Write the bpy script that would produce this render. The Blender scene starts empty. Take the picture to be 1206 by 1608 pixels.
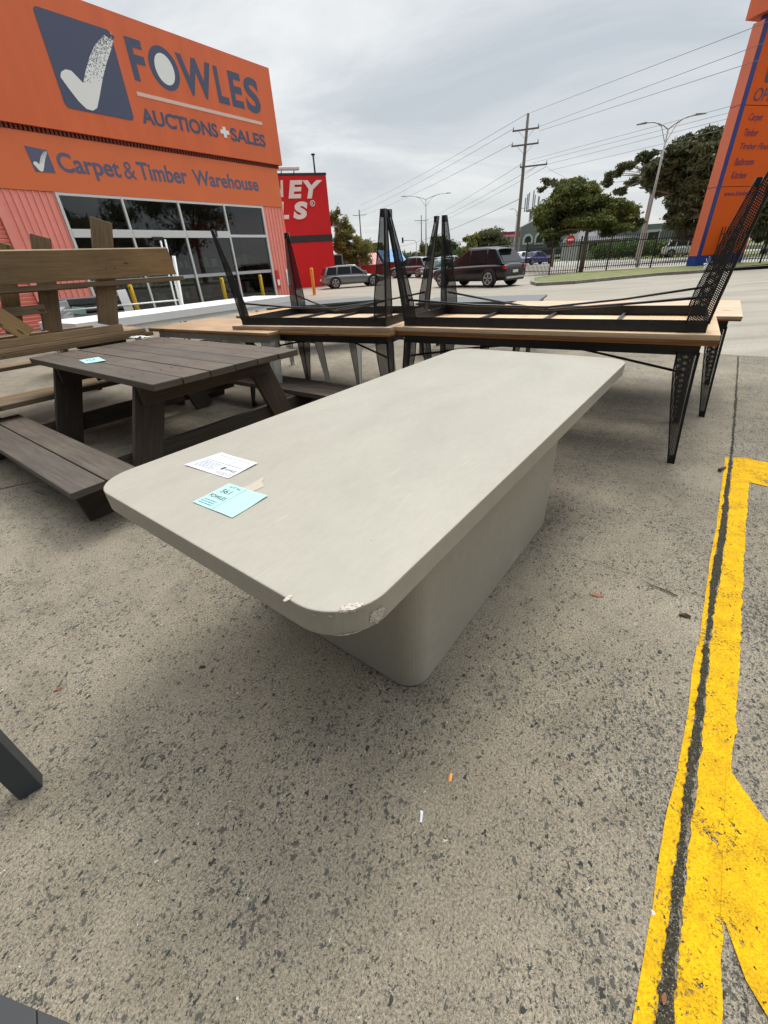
import bpy, bmesh, math, random
import numpy as np
from mathutils import Vector, Matrix
R = math.radians
S = bpy.context.scene
COL = S.collection

# ------------------------------------------------------------------ camera
FPX, PITCH, ROLL, CAMH = 645.3852, 0.5457, -0.0645, 1.3071      # measured from the photograph (1206 px wide)
cd = bpy.data.cameras.new('camera'); cam = bpy.data.objects.new('camera', cd); COL.objects.link(cam)
cd.sensor_fit = 'HORIZONTAL'; cd.sensor_width = 36; cd.lens = FPX/1206*36
cd.clip_start = 0.02; cd.clip_end = 3000
def _rc():
    p, r = PITCH, ROLL
    f = np.array([0, math.cos(p), -math.sin(p)]); rt = np.array([1., 0, 0]); up = np.cross(rt, f)
    M = np.stack([rt, up, -f], 1); c, s = math.cos(r), math.sin(r)
    return M @ np.array([[c, -s, 0], [s, c, 0], [0, 0, 1]])
RC = _rc()
cam.matrix_world = Matrix.Translation((0, 0, CAMH)) @ Matrix(RC.tolist()).to_4x4()
S.camera = cam
S.render.resolution_x, S.render.resolution_y = 768, 1024
# survey helpers: turn a measured sight line into a point of the real place
def ray(px, py): return RC @ np.array([(px-603)/FPX, -(py-804)/FPX, -1])
def gp(px, py, z=0.0):                       # on the level z
    d = ray(px, py); t = (z-CAMH)/d[2]; return (d[0]*t, d[1]*t)
def hz(px, py, dist):                        # at a distance
    d = ray(px, py); t = dist/math.hypot(d[0], d[1]); return (d[0]*t, d[1]*t, d[2]*t+CAMH)
def onwall(px, py, C, ang):                  # on a vertical plane: (along, up)
    d = ray(px, py); dx, dy = math.cos(ang), math.sin(ang); nx, ny = dy, -dx
    t = (C[0]*nx+C[1]*ny)/(d[0]*nx+d[1]*ny); X = d*t
    return ((X[0]-C[0])*dx+(X[1]-C[1])*dy, X[2]+CAMH)

# ------------------------------------------------------------------ sky, sun, exposure
SUN_EL, SUN_AZ = R(58), R(30)
w = bpy.data.worlds.new('World'); S.world = w; w.use_nodes = True
nt = w.node_tree; nt.nodes.clear()
def N(t, typ, **kw):
    n = t.nodes.new(typ)
    for k, v in kw.items(): setattr(n, k, v)
    return n
out = N(nt, 'ShaderNodeOutputWorld'); bg = N(nt, 'ShaderNodeBackground'); nt.links.new(bg.outputs[0], out.inputs[0])
sky = N(nt, 'ShaderNodeTexSky', sky_type='NISHITA', sun_disc=False, sun_elevation=SUN_EL, sun_rotation=SUN_AZ, air_density=1.0, dust_density=2.0)
tc = N(nt, 'ShaderNodeTexCoord')
sep = N(nt, 'ShaderNodeSeparateXYZ'); nt.links.new(tc.outputs['Generated'], sep.inputs[0])
# project directions on a cloud deck
def M_(t, op, a, b=None, clamp=False):
    n = N(t, 'ShaderNodeMath', operation=op, use_clamp=clamp)
    for i, v in enumerate((a, b)):
        if v is None: continue
        if isinstance(v, (int, float)): n.inputs[i].default_value = v
        else: t.links.new(v, n.inputs[i])
    return n.outputs[0]
zc = M_(nt, 'ADD', M_(nt, 'MAXIMUM', sep.outputs[2], 0.0), 0.16)
comb = N(nt, 'ShaderNodeCombineXYZ')
nt.links.new(M_(nt, 'DIVIDE', sep.outputs[0], zc), comb.inputs[0]); nt.links.new(M_(nt, 'DIVIDE', sep.outputs[1], zc), comb.inputs[1])
mp = N(nt, 'ShaderNodeMapping'); mp.inputs['Rotation'].default_value = (0, 0, R(20)); mp.inputs['Scale'].default_value = (0.9, 1.25, 1); mp.inputs['Location'].default_value = (3.1, 1.3, 0)
nt.links.new(comb.outputs[0], mp.inputs[0])
n1 = N(nt, 'ShaderNodeTexNoise'); n1.inputs['Scale'].default_value = 0.85; n1.inputs['Detail'].default_value = 8; n1.inputs['Roughness'].default_value = .56; n1.inputs['Distortion'].default_value = .8
nt.links.new(mp.outputs[0], n1.inputs['Vector'])
cr = N(nt, 'ShaderNodeValToRGB'); nt.links.new(n1.outputs['Fac'], cr.inputs[0])
e = cr.color_ramp.elements
e[0].position = .32; e[0].color = (4.0, 4.35, 4.7, 1)
e[1].position = .66; e[1].color = (6.6, 6.7, 6.7, 1)
m = e.new(.50); m.color = (4.9, 5.2, 5.4, 1)
# paler, faintly warm band low over the horizon
hb = M_(nt, 'POWER', M_(nt, 'SUBTRACT', 1.0, M_(nt, 'MULTIPLY', M_(nt, 'MAXIMUM', sep.outputs[2], 0.0), 3.2), True), 2.0)
mx1 = N(nt, 'ShaderNodeMixRGB'); nt.links.new(M_(nt, 'MULTIPLY', hb, .62), mx1.inputs[0]); nt.links.new(cr.outputs[0], mx1.inputs[1]); mx1.inputs[2].default_value = (5.9, 6.0, 5.85, 1)
# an overcast dome is brighter overhead than near the horizon
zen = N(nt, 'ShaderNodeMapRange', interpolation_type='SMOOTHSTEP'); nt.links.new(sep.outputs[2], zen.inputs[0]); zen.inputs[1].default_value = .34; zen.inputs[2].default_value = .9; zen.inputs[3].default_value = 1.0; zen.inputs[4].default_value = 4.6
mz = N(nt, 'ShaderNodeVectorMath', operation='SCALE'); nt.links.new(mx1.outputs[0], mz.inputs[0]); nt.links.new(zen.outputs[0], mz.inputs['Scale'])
# unseen sky behind the camera dimmed, added to darken the table's near sides
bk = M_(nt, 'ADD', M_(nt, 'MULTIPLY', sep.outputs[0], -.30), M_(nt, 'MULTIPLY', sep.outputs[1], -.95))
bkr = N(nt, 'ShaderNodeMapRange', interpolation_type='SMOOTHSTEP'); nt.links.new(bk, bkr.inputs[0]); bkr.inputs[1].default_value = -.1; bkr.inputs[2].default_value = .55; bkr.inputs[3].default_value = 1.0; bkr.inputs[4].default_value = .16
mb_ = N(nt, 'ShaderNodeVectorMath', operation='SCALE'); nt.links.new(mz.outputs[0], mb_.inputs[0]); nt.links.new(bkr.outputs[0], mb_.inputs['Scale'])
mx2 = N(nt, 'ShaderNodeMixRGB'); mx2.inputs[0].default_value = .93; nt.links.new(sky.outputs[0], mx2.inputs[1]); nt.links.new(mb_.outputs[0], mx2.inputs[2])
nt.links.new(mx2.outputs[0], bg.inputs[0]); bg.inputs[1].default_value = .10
sl = bpy.data.lights.new('sun', 'SUN'); sl.energy = 1.5; sl.angle = R(22); sl.color = (1, .96, .90)
so = bpy.data.objects.new('sun', sl); COL.objects.link(so)
# NISHITA sun_rotation is measured from +Y towards +X
sdir = Vector((math.sin(SUN_AZ)*math.cos(SUN_EL), math.cos(SUN_AZ)*math.cos(SUN_EL), math.sin(SUN_EL)))
so.rotation_euler = (-sdir).to_track_quat('-Z', 'Y').to_euler()
S.view_settings.view_transform = 'Standard'; S.view_settings.look = 'None'; S.view_settings.gamma = 1; S.view_settings.exposure = 0.45
try:
    S.cycles.max_bounces = 7; S.cycles.transparent_max_bounces = 24
except Exception: pass

# ------------------------------------------------------------------ materials
MATS = {}
def mat(name, col, rough=.6, metal=0., var=0., vscale=8., bump=0., bscale=60., col2=None, coat=0., spec=.5, stretch=None, emis=None):
    if name in MATS: return MATS[name]
    m = bpy.data.materials.new(name); m.use_nodes = True; t = m.node_tree; b = t.nodes['Principled BSDF']
    b.inputs['Base Color'].default_value = (*col, 1); b.inputs['Roughness'].default_value = rough; b.inputs['Metallic'].default_value = metal
    b.inputs['Coat Weight'].default_value = coat; b.inputs['Specular IOR Level'].default_value = spec; b.inputs['Coat Roughness'].default_value = .05
    if var or col2 or bump:
        tc = N(t, 'ShaderNodeTexCoord'); mp = N(t, 'ShaderNodeMapping'); t.links.new(tc.outputs['Object'], mp.inputs[0])
        if stretch: mp.inputs['Scale'].default_value = stretch
        nz = N(t, 'ShaderNodeTexNoise'); nz.inputs['Scale'].default_value = vscale; nz.inputs['Detail'].default_value = 6; nz.inputs['Roughness'].default_value = .6
        t.links.new(mp.outputs[0], nz.inputs['Vector'])
        r = N(t, 'ShaderNodeValToRGB'); t.links.new(nz.outputs['Fac'], r.inputs[0])
        c2 = col2 or tuple(c*(1-var) for c in col); c1 = col if col2 else tuple(min(1, c*(1+var)) for c in col)
        r.color_ramp.elements[0].position = .32; r.color_ramp.elements[0].color = (*c2, 1)
        r.color_ramp.elements[1].position = .68; r.color_ramp.elements[1].color = (*c1, 1)
        t.links.new(r.outputs[0], b.inputs['Base Color'])
        rr = M_(t, 'ADD', M_(t, 'MULTIPLY', nz.outputs['Fac'], .18), rough-.09); t.links.new(rr, b.inputs['Roughness'])
        if bump:
            n2 = N(t, 'ShaderNodeTexNoise'); n2.inputs['Scale'].default_value = bscale; n2.inputs['Detail'].default_value = 4; t.links.new(mp.outputs[0], n2.inputs['Vector'])
            bp = N(t, 'ShaderNodeBump'); bp.inputs['Strength'].default_value = bump; bp.inputs['Distance'].default_value = .01; t.links.new(n2.outputs['Fac'], bp.inputs['Height']); t.links.new(bp.outputs[0], b.inputs['Normal'])
    MATS[name] = m; return m
def wood(name, c1, c2, rough=.7, axis=0, knots=(.05, .03, .02), gs=1.0, coordmap=None):
    """timber with grain along the local axis, knots and weathered blotches"""
    if name in MATS: return MATS[name]
    m = bpy.data.materials.new(name); m.use_nodes = True; t = m.node_tree; b = t.nodes['Principled BSDF']
    tc = N(t, 'ShaderNodeTexCoord'); mp = N(t, 'ShaderNodeMapping'); t.links.new(tc.outputs['UV'], mp.inputs[0])
    mp.inputs['Scale'].default_value = (1.3*gs, 22*gs, 1)
    nz = N(t, 'ShaderNodeTexNoise'); nz.inputs['Scale'].default_value = 2.2; nz.inputs['Detail'].default_value = 9; nz.inputs['Roughness'].default_value = .68; nz.inputs['Distortion'].default_value = .5
    t.links.new(mp.outputs[0], nz.inputs['Vector'])
    r = N(t, 'ShaderNodeValToRGB'); t.links.new(nz.outputs['Fac'], r.inputs[0])
    r.color_ramp.elements[0].position = .28; r.color_ramp.elements[0].color = (*c2, 1); r.color_ramp.elements[1].position = .7; r.color_ramp.elements[1].color = (*c1, 1)
    bl = N(t, 'ShaderNodeTexNoise'); bl.inputs['Scale'].default_value = 2.4; bl.inputs['Detail'].default_value = 5; t.links.new(tc.outputs['UV'], bl.inputs['Vector'])
    mb = N(t, 'ShaderNodeMixRGB', blend_type='MULTIPLY'); mb.inputs[0].default_value = .55; t.links.new(r.outputs[0], mb.inputs[1])
    r2 = N(t, 'ShaderNodeValToRGB'); r2.color_ramp.elements[0].position = .3; r2.color_ramp.elements[0].color = (.62, .60, .58, 1); r2.color_ramp.elements[1].position = .65; r2.color_ramp.elements[1].color = (1.15, 1.12, 1.08, 1)
    t.links.new(bl.outputs['Fac'], r2.inputs[0]); t.links.new(r2.outputs[0], mb.inputs[2])
    mk = N(t, 'ShaderNodeMapping'); mk.inputs['Scale'].default_value = (2.0, 5.5, 1); t.links.new(tc.outputs['UV'], mk.inputs[0])
    vk = N(t, 'ShaderNodeTexVoronoi'); vk.inputs['Scale'].default_value = 1.1; t.links.new(mk.outputs[0], vk.inputs['Vector'])
    kf = M_(t, 'LESS_THAN', vk.outputs['Distance'], .085)
    mk2 = N(t, 'ShaderNodeMixRGB'); t.links.new(M_(t, 'MULTIPLY', kf, .7), mk2.inputs[0]); t.links.new(mb.outputs[0], mk2.inputs[1]); mk2.inputs[2].default_value = (*knots, 1)
    oi = N(t, 'ShaderNodeObjectInfo'); hs = N(t, 'ShaderNodeHueSaturation'); t.links.new(mk2.outputs[0], hs.inputs['Color']); t.links.new(M_(t, 'ADD', M_(t, 'MULTIPLY', oi.outputs['Random'], .42), .80), hs.inputs['Value']); t.links.new(M_(t, 'ADD', M_(t, 'MULTIPLY', oi.outputs['Random'], .3), .85), hs.inputs['Saturation'])
    t.links.new(hs.outputs[0], b.inputs['Base Color']); b.inputs['Roughness'].default_value = rough; b.inputs['Specular IOR Level'].default_value = .3
    bp = N(t, 'ShaderNodeBump'); bp.inputs['Strength'].default_value = .35; bp.inputs['Distance'].default_value = .004; t.links.new(nz.outputs['Fac'], bp.inputs['Height']); t.links.new(bp.outputs[0], b.inputs['Normal'])
    MATS[name] = m; return m

# ------------------------------------------------------------------ mesh helpers
class MB:
    """collects shapes, links them as ONE mesh object; u runs along the piece, v across it, in metres"""
    def __init__(s): s.v = []; s.f = []; s.uv = []; s.sm = []
    def face(s, idx, uvs=None, smooth=False):
        s.f.append(tuple(idx)); s.uv.append(uvs if uvs else [(0, 0)]*len(idx)); s.sm.append(smooth)
    def verts(s, pts): n = len(s.v); s.v += [tuple(map(float, p)) for p in pts]; return n
    def box(s, x0, x1, y0, y1, z0, z1, M=None):
        P = [(x, y, z) for z in (z0, z1) for y in (y0, y1) for x in (x0, x1)]
        c = Vector(((x0+x1)/2, (y0+y1)/2, (z0+z1)/2)); o = random.random()*9
        dims = [x1-x0, y1-y0, z1-z0]; la = dims.index(max(dims))
        n = s.verts([tuple(M @ Vector(p)) if M else p for p in P])
        for f in ((0, 2, 3, 1), (4, 5, 7, 6), (0, 1, 5, 4), (2, 6, 7, 3), (0, 4, 6, 2), (1, 3, 7, 5)):
            pts = [P[i] for i in f]
            ext = [max(p[a] for p in pts)-min(p[a] for p in pts) for a in range(3)]
            const = ext.index(min(ext)); ax = [a for a in range(3) if a != const]
            ua = la if la in ax else ax[0]; va = [a for a in ax if a != ua][0]
            s.face([n+i for i in f], [(p[ua]+o, p[va]+o*1.7+const*.37) for p in pts])
        return s
    def beam(s, a, b, w, t, up=(0, 0, 1), taper=1.0):
        """bar from a to b, w wide, t thick (thickness towards up)"""
        a, b = Vector(a), Vector(b); d = b-a; L = d.length; x = d.normalized(); u = Vector(up)
        y = u.cross(x)
        if y.length < 1e-4: y = Vector((0, 1, 0)).cross(x)
        y.normalize(); z = x.cross(y)
        M = Matrix(((x.x, y.x, z.x, a.x), (x.y, y.y, z.y, a.y), (x.z, y.z, z.z, a.z), (0, 0, 0, 1)))
        n0 = len(s.v); s.box(0, L, -w/2, w/2, -t/2, t/2, M)
        if taper != 1.0:
            for i in range(n0, n0+8):
                p = Vector(s.v[i]); q = (p-a); k = q.dot(x)
                if k > L/2: r_ = q-x*k; p2 = a+x*k+r_*taper; s.v[i] = tuple(p2)
        return s
    def prism(s, poly, z0, z1, M=None):
        """polygon in xy pulled from z0 to z1"""
        n = len(poly); P = [(x, y, z0) for x, y in poly]+[(x, y, z1) for x, y in poly]
        k = s.verts([tuple(M @ Vector(p)) if M else p for p in P])
        s.face([k+i for i in range(n)][::-1], [poly[i] for i in range(n)][::-1]); s.face([k+n+i for i in range(n)], [poly[i] for i in range(n)])
        acc = 0
        for i in range(n):
            j = (i+1) % n; l = math.dist(poly[i], poly[j])
            s.face([k+i, k+j, k+n+j, k+n+i], [(acc, z0), (acc+l, z0), (acc+l, z1), (acc, z1)]); acc += l
        return s
    def tube(s, pts, r, n=8, cap=True, smooth=True):
        """round bar through pts, r one radius or one per point"""
        pts = [Vector(p) for p in pts]; rs = r if isinstance(r, (list, tuple)) else [r]*len(pts)
        prev = None; rings = []; acc = 0
        for i, p in enumerate(pts):
            d = (pts[min(i+1, len(pts)-1)]-pts[max(i-1, 0)]).normalized()
            if prev is None:
                a = d.orthogonal().normalized()
            else:
                a = (prev-d*prev.dot(d)).normalized()
            prev = a; b = d.cross(a)
            rings.append(s.verts([tuple(p+(a*math.cos(2*math.pi*k/n)+b*math.sin(2*math.pi*k/n))*rs[i]) for k in range(n)]))
        for i in range(len(rings)-1):
            l = (pts[i+1]-pts[i]).length
            for k in range(n):
                k2 = (k+1) % n; c = 2*math.pi*rs[i]
                s.face([rings[i]+k, rings[i]+k2, rings[i+1]+k2, rings[i+1]+k], [(acc, c*k/n), (acc, c*(k+1)/n), (acc+l, c*(k+1)/n), (acc+l, c*k/n)], smooth)
            acc += l
        if cap:
            s.face([rings[0]+k for k in range(n)][::-1]); s.face([rings[-1]+k for k in range(n)])
        return s
    def loft(s, rings, closed=True, cap=True, smooth=True):
        ids = [s.verts(r) for r in rings]; n = len(rings[0])
        for i in range(len(ids)-1):
            for k in range(n if closed else n-1):
                k2 = (k+1) % n; s.face([ids[i]+k, ids[i]+k2, ids[i+1]+k2, ids[i+1]+k], None, smooth)
        if cap: s.face([ids[0]+k for k in range(n)][::-1]); s.face([ids[-1]+k for k in range(n)])
        return s
    def build(s, name, material, parent=None, bevel=0, bseg=2, smooth=False, subsurf=0):
        me = bpy.data.meshes.new(name); me.from_pydata(s.v, [], s.f)
        uvl = me.uv_layers.new(name='UVMap'); flat = [c for f in s.uv for uv in f for c in uv]; uvl.data.foreach_set('uv', flat)
        me.polygons.foreach_set('use_smooth', [a or smooth for a in s.sm])
        bm = bmesh.new(); bm.from_mesh(me); bmesh.ops.recalc_face_normals(bm, faces=bm.faces); bm.to_mesh(me); bm.free()
        o = bpy.data.objects.new(name, me); COL.objects.link(o)
        for mm in (material if isinstance(material, list) else [material]): me.materials.append(mm)
        if parent: o.parent = parent
        if bevel:
            md = o.modifiers.new('bevel', 'BEVEL'); md.width = bevel; md.segments = bseg; md.limit_method = 'ANGLE'; md.angle_limit = R(35)
        if subsurf:
            md = o.modifiers.new('sub', 'SUBSURF'); md.levels = md.render_levels = subsurf
        return o
def tag(o, label=None, cat=None, group=None, kind=None):
    if label: o['label'] = label
    if cat: o['category'] = cat
    if group: o['group'] = group
    if kind: o['kind'] = kind
    return o
def empty(name, loc, label, cat, rz=0, group=None, rot=None):
    o = bpy.data.objects.new(name, None); COL.objects.link(o); o.location = (*loc, 0) if len(loc) == 2 else loc
    o.rotation_euler = rot or (0, 0, rz); o.empty_display_size = .1
    return tag(o, label, cat, group)
def copy_tree(o, parent=None):
    c = o.copy(); COL.objects.link(c); c.parent = parent
    for ch in [x for x in KIDS.get(o.name, [])]: copy_tree(ch, c)
    return c
KIDS = {}
def index_children():
    KIDS.clear()
    for o in bpy.data.objects:
        if o.parent: KIDS.setdefault(o.parent.name, []).append(o)
def relabel(o, label, loc=None, rz=None, scale=None):
    o['label'] = label
    if loc is not None: o.location = (*loc, o.location.z) if len(loc) == 2 else loc
    if rz is not None: o.rotation_euler.z = rz
    if scale: o.scale = (scale,)*3
    return o
def text_shape(txt, box, depth=.01, bold=0.0, shear=0.0, M=None, y=0.0, warp=None):
    """lettering pressed into box=(x0,x1,z0,z1) on the plane y, facing -y; returns an MB"""
    cu = bpy.data.curves.new('t', 'FONT'); cu.body = txt; cu.offset = bold; cu.extrude = 0; cu.shear = shear; cu.resolution_u = 6
    ob = bpy.data.objects.new('t', cu); COL.objects.link(ob)
    dg = bpy.context.evaluated_depsgraph_get(); me = bpy.data.meshes.new_from_object(ob.evaluated_get(dg))
    V = np.array([v.co[:] for v in me.vertices]); F = [tuple(p.vertices) for p in me.polygons]
    bpy.data.objects.remove(ob); bpy.data.curves.remove(cu)
    bm = bmesh.new(); bm.from_mesh(me); bmesh.ops.remove_doubles(bm, verts=bm.verts, dist=1e-5)
    ext = bmesh.ops.extrude_face_region(bm, geom=bm.faces[:])
    for g in ext['geom']:
        if isinstance(g, bmesh.types.BMVert): g.co.z += 1
    bm.normal_update()
    x0, x1 = V[:, 0].min(), V[:, 0].max(); y0, y1 = V[:, 1].min(), V[:, 1].max()
    mb = MB(); pts = []
    bm.verts.index_update()
    for v in bm.verts:
        a = (v.co.x-x0)/(x1-x0); c = (v.co.y-y0)/(y1-y0)
        p = (box[0]+a*(box[1]-box[0]), y-v.co.z*depth, box[2]+c*(box[3]-box[2]))
        if warp: p = warp(p)
        pts.append(tuple(M @ Vector(p)) if M else p)
    mb.verts(pts)
    for f in bm.faces: mb.face([v.index for v in f.verts])
    bm.free(); bpy.data.meshes.remove(me); return mb
def flatpoly(pts, y, depth=.01, M=None):
    """polygon given as (x,z), a plate in front of plane y, facing -y"""
    mb = MB(); n = len(pts); P = [(x, y, z) for x, z in pts]+[(x, y-depth, z) for x, z in pts]
    k = mb.verts([tuple(M @ Vector(p)) if M else p for p in P])
    mb.face([k+i for i in range(n)]); mb.face([k+n+i for i in range(n)][::-1])
    for i in range(n): j = (i+1) % n; mb.face([k+i, k+n+i, k+n+j, k+j])
    return mb

# ================================================================== GROUND
A_ANG = R(51.2); AX = (math.cos(A_ANG), math.sin(A_ANG)); BX = (-AX[1], AX[0])     # the yard's slab grid
def concrete():
    m = bpy.data.materials.new('exposed_aggregate_concrete'); m.use_nodes = True; t = m.node_tree; b = t.nodes['Principled BSDF']; L = t.links.new
    tc = N(t, 'ShaderNodeTexCoord'); mp = N(t, 'ShaderNodeMapping'); mp.inputs['Rotation'].default_value = (0, 0, -A_ANG); L(tc.outputs['Object'], mp.inputs[0])
    P = mp.outputs[0]
    sp = N(t, 'ShaderNodeSeparateXYZ'); L(P, sp.inputs[0])
    def noise(sc, det=4, rough=.55, vec=P, dist=0.):
        n = N(t, 'ShaderNodeTexNoise'); n.inputs['Scale'].default_value = sc; n.inputs['Detail'].default_value = det; n.inputs['Roughness'].default_value = rough; n.inputs['Distortion'].default_value = dist; L(vec, n.inputs['Vector']); return n
    def ramp(f, p0, c0, p1, c1):
        r = N(t, 'ShaderNodeValToRGB'); L(f, r.inputs[0]); r.color_ramp.elements[0].position = p0; r.color_ramp.elements[0].color = (*c0, 1); r.color_ramp.elements[1].position = p1; r.color_ramp.elements[1].color = (*c1, 1); return r.outputs[0]
    big = noise(.9, 5, .6); mid = noise(5, 5, .65); fine = noise(150, 4, .75); grain = noise(420, 2, .6)
    base = ramp(big.outputs['Fac'], .3, (.208, .180, .138), .7, (.268, .236, .186))
    m1 = N(t, 'ShaderNodeMixRGB', blend_type='MULTIPLY'); m1.inputs[0].default_value = .8; L(base, m1.inputs[1]); L(ramp(mid.outputs['Fac'], .3, (.80, .79, .77), .7, (1.14, 1.12, 1.09)), m1.inputs[2])
    m2 = N(t, 'ShaderNodeMixRGB', blend_type='MULTIPLY'); m2.inputs[0].default_value = .9; L(m1.outputs[0], m2.inputs[1]); L(ramp(fine.outputs['Fac'], .36, (.50, .49, .47), .60, (1.38, 1.36, 1.32)), m2.inputs[2])
    m3 = N(t, 'ShaderNodeMixRGB', blend_type='MULTIPLY'); m3.inputs[0].default_value = .7; L(m2.outputs[0], m3.inputs[1]); L(ramp(grain.outputs['Fac'], .34, (.6, .6, .6), .66, (1.35, 1.35, 1.33)), m3.inputs[2])
    # smooth pale concrete beyond the last slab joint
    smooth = M_(t, 'MULTIPLY', M_(t, 'SUBTRACT', sp.outputs[0], 7.3), 12., True)
    # exposed stones
    warp = noise(80, 3, .6); vm = N(t, 'ShaderNodeMixRGB', blend_type='ADD'); vm.inputs[0].default_value = .030; L(P, vm.inputs[1]); L(warp.outputs['Color'], vm.inputs[2])
    dens = noise(1.5, 4, .62); right = M_(t, 'GREATER_THAN', -0.02, sp.outputs[1])
    jc = -(2.48*AX[1]) + 2.61*AX[0]
    coarse = M_(t, 'LESS_THAN', sp.outputs[1], BJ)
    def chips(sc, lo, hi, rad, st=(1, 1, 1), rot=0.6):
        mm = N(t, 'ShaderNodeMapping'); mm.inputs['Scale'].default_value = st; mm.inputs['Rotation'].default_value = (0, 0, rot); L(vm.outputs[0], mm.inputs[0])
        v = N(t, 'ShaderNodeTexVoronoi'); v.inputs['Scale'].default_value = sc; v.inputs['Randomness'].default_value = 1; L(mm.outputs[0], v.inputs['Vector'])
        sc_ = N(t, 'ShaderNodeSeparateColor'); L(v.outputs['Color'], sc_.inputs[0])
        thr = N(t, 'ShaderNodeMapRange'); L(dens.outputs['Fac'], thr.inputs[0]); thr.inputs[1].default_value = .40; thr.inputs[2].default_value = .64; thr.inputs[3].default_value = lo; thr.inputs[4].default_value = hi
        th = M_(t, 'ADD', thr.outputs[0], M_(t, 'MULTIPLY', coarse, .25))
        on = M_(t, 'LESS_THAN', sc_.outputs[0], th)
        rr = M_(t, 'ADD', M_(t, 'MULTIPLY', sc_.outputs[1], rad*.8), rad*.5)
        shape = M_(t, 'MULTIPLY', M_(t, 'SUBTRACT', rr, v.outputs['Distance']), 16., True)
        return M_(t, 'MULTIPLY', on, shape), sc_.outputs[2]
    c1, t1 = chips(58, .02, .46, .46, (1, 1.6, 1)); c2, t2 = chips(118, .14, .66, .44, (1, 1.5, 1), 1.7); c3, t3 = chips(230, .3, .75, .42)
    nosm = M_(t, 'SUBTRACT', 1.0, smooth)
    cur = m3.outputs[0]
    for c, tt, k in ((c3, t3, .78), (c2, t2, 1.), (c1, t1, 1.)):
        mm = N(t, 'ShaderNodeMixRGB'); L(M_(t, 'MULTIPLY', M_(t, 'MULTIPLY', c, nosm), k), mm.inputs[0]); L(cur, mm.inputs[1]); L(ramp(tt, 0., (.028, .031, .029), 1., (.085, .080, .068)), mm.inputs[2]); cur = mm.outputs[0]
    # old stains and scuffs
    stn = noise(1.9, 6, .7, P, 1.6); sm_ = N(t, 'ShaderNodeMixRGB', blend_type='MULTIPLY'); L(M_(t, 'MULTIPLY', M_(t, 'SUBTRACT', stn.outputs['Fac'], .54), 5., True), sm_.inputs[0]); L(cur, sm_.inputs[1]); sm_.inputs[2].default_value = (.74, .73, .71, 1); cur = sm_.outputs[0]
    # pale flecks
    v = N(t, 'ShaderNodeTexVoronoi'); v.inputs['Scale'].default_value = 60; L(vm.outputs[0], v.inputs['Vector']); s2 = N(t, 'ShaderNodeSeparateColor'); L(v.outputs['Color'], s2.inputs[0])
    pf = M_(t, 'MULTIPLY', M_(t, 'LESS_THAN', s2.outputs[0], .03), M_(t, 'LESS_THAN', v.outputs['Distance'], .16))
    mm = N(t, 'ShaderNodeMixRGB'); L(M_(t, 'MULTIPLY', pf, nosm), mm.inputs[0]); L(cur, mm.inputs[1]); mm.inputs[2].default_value = (.5, .47, .42, 1); cur = mm.outputs[0]
    # streaked pale concrete
    ms = N(t, 'ShaderNodeMapping'); ms.inputs['Rotation'].default_value = (0, 0, R(35)); ms.inputs['Scale'].default_value = (.25, 1.6, 1); L(tc.outputs['Object'], ms.inputs[0])
    ns = noise(1.2, 7, .65, ms.outputs[0]); far = ramp(ns.outputs['Fac'], .3, (.23, .205, .165), .62, (.345, .31, .255))
    mf = N(t, 'ShaderNodeMixRGB', blend_type='MULTIPLY'); mf.inputs[0].default_value = .5; L(far, mf.inputs[1]); L(ramp(noise(30, 4, .7).outputs['Fac'], .35, (.7, .7, .7), .65, (1.15, 1.15, 1.15)), mf.inputs[2])
    mx = N(t, 'ShaderNodeMixRGB'); L(smooth, mx.inputs[0]); L(cur, mx.inputs[1]); L(mf.outputs[0], mx.inputs[2]); cur = mx.outputs[0]
    # slab joints and a hairline crack: narrow dark lines
    def line(coord, at, wd, lo=None, hi=None, other=None, wob=.006):
        cc = M_(t, 'ADD', coord, M_(t, 'MULTIPLY', M_(t, 'SUBTRACT', noise(9, 5, .7).outputs['Fac'], .5), wob*2))
        f = M_(t, 'LESS_THAN', M_(t, 'ABSOLUTE', M_(t, 'SUBTRACT', cc, at)), wd)
        if lo is not None: f = M_(t, 'MULTIPLY', f, M_(t, 'GREATER_THAN', other, lo))
        if hi is not None: f = M_(t, 'MULTIPLY', f, M_(t, 'LESS_THAN', other, hi))
        return f
    fs = [line(sp.outputs[0], ACR, .004, None, None, wob=.004), line(sp.outputs[0], 7.3, .006), line(sp.outputs[0], ACR-1.75, .0025, -.95, .6, sp.outputs[1], .05)]
    for f_ in fs:
        mm = N(t, 'ShaderNodeMixRGB'); L(M_(t, 'MULTIPLY', f_, .8), mm.inputs[0]); L(cur, mm.inputs[1]); mm.inputs[2].default_value = (.07, .062, .05, 1); cur = mm.outputs[0]
    L(cur, b.inputs['Base Color']); b.inputs['Roughness'].default_value = .88; b.inputs['Specular IOR Level'].default_value = .3
    bp = N(t, 'ShaderNodeBump'); bp.inputs['Strength'].default_value = .5; bp.inputs['Distance'].default_value = .004
    L(M_(t, 'ADD', fine.outputs['Fac'], M_(t, 'MULTIPLY', M_(t, 'ADD', c1, c2), .5)), bp.inputs['Height']); L(bp.outputs[0], b.inputs['Normal'])
    return m
def ab(x, y): return (x*AX[0]+y*AX[1], x*BX[0]+y*BX[1])
def fromab(a, b): return (a*AX[0]+b*BX[0], a*AX[1]+b*BX[1])
ACR, BJ = ab(*gp(1148.8, 715.7))
MC = concrete()
g = MB(); k = g.verts([(-1500, -1500, 0), (1500, -1500, 0), (1500, 1500, 0), (-1500, 1500, 0)]); g.face([k, k+1, k+2, k+3])
tag(g.build('ground', MC), 'speckled exposed aggregate concrete yard', kind='structure')

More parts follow.
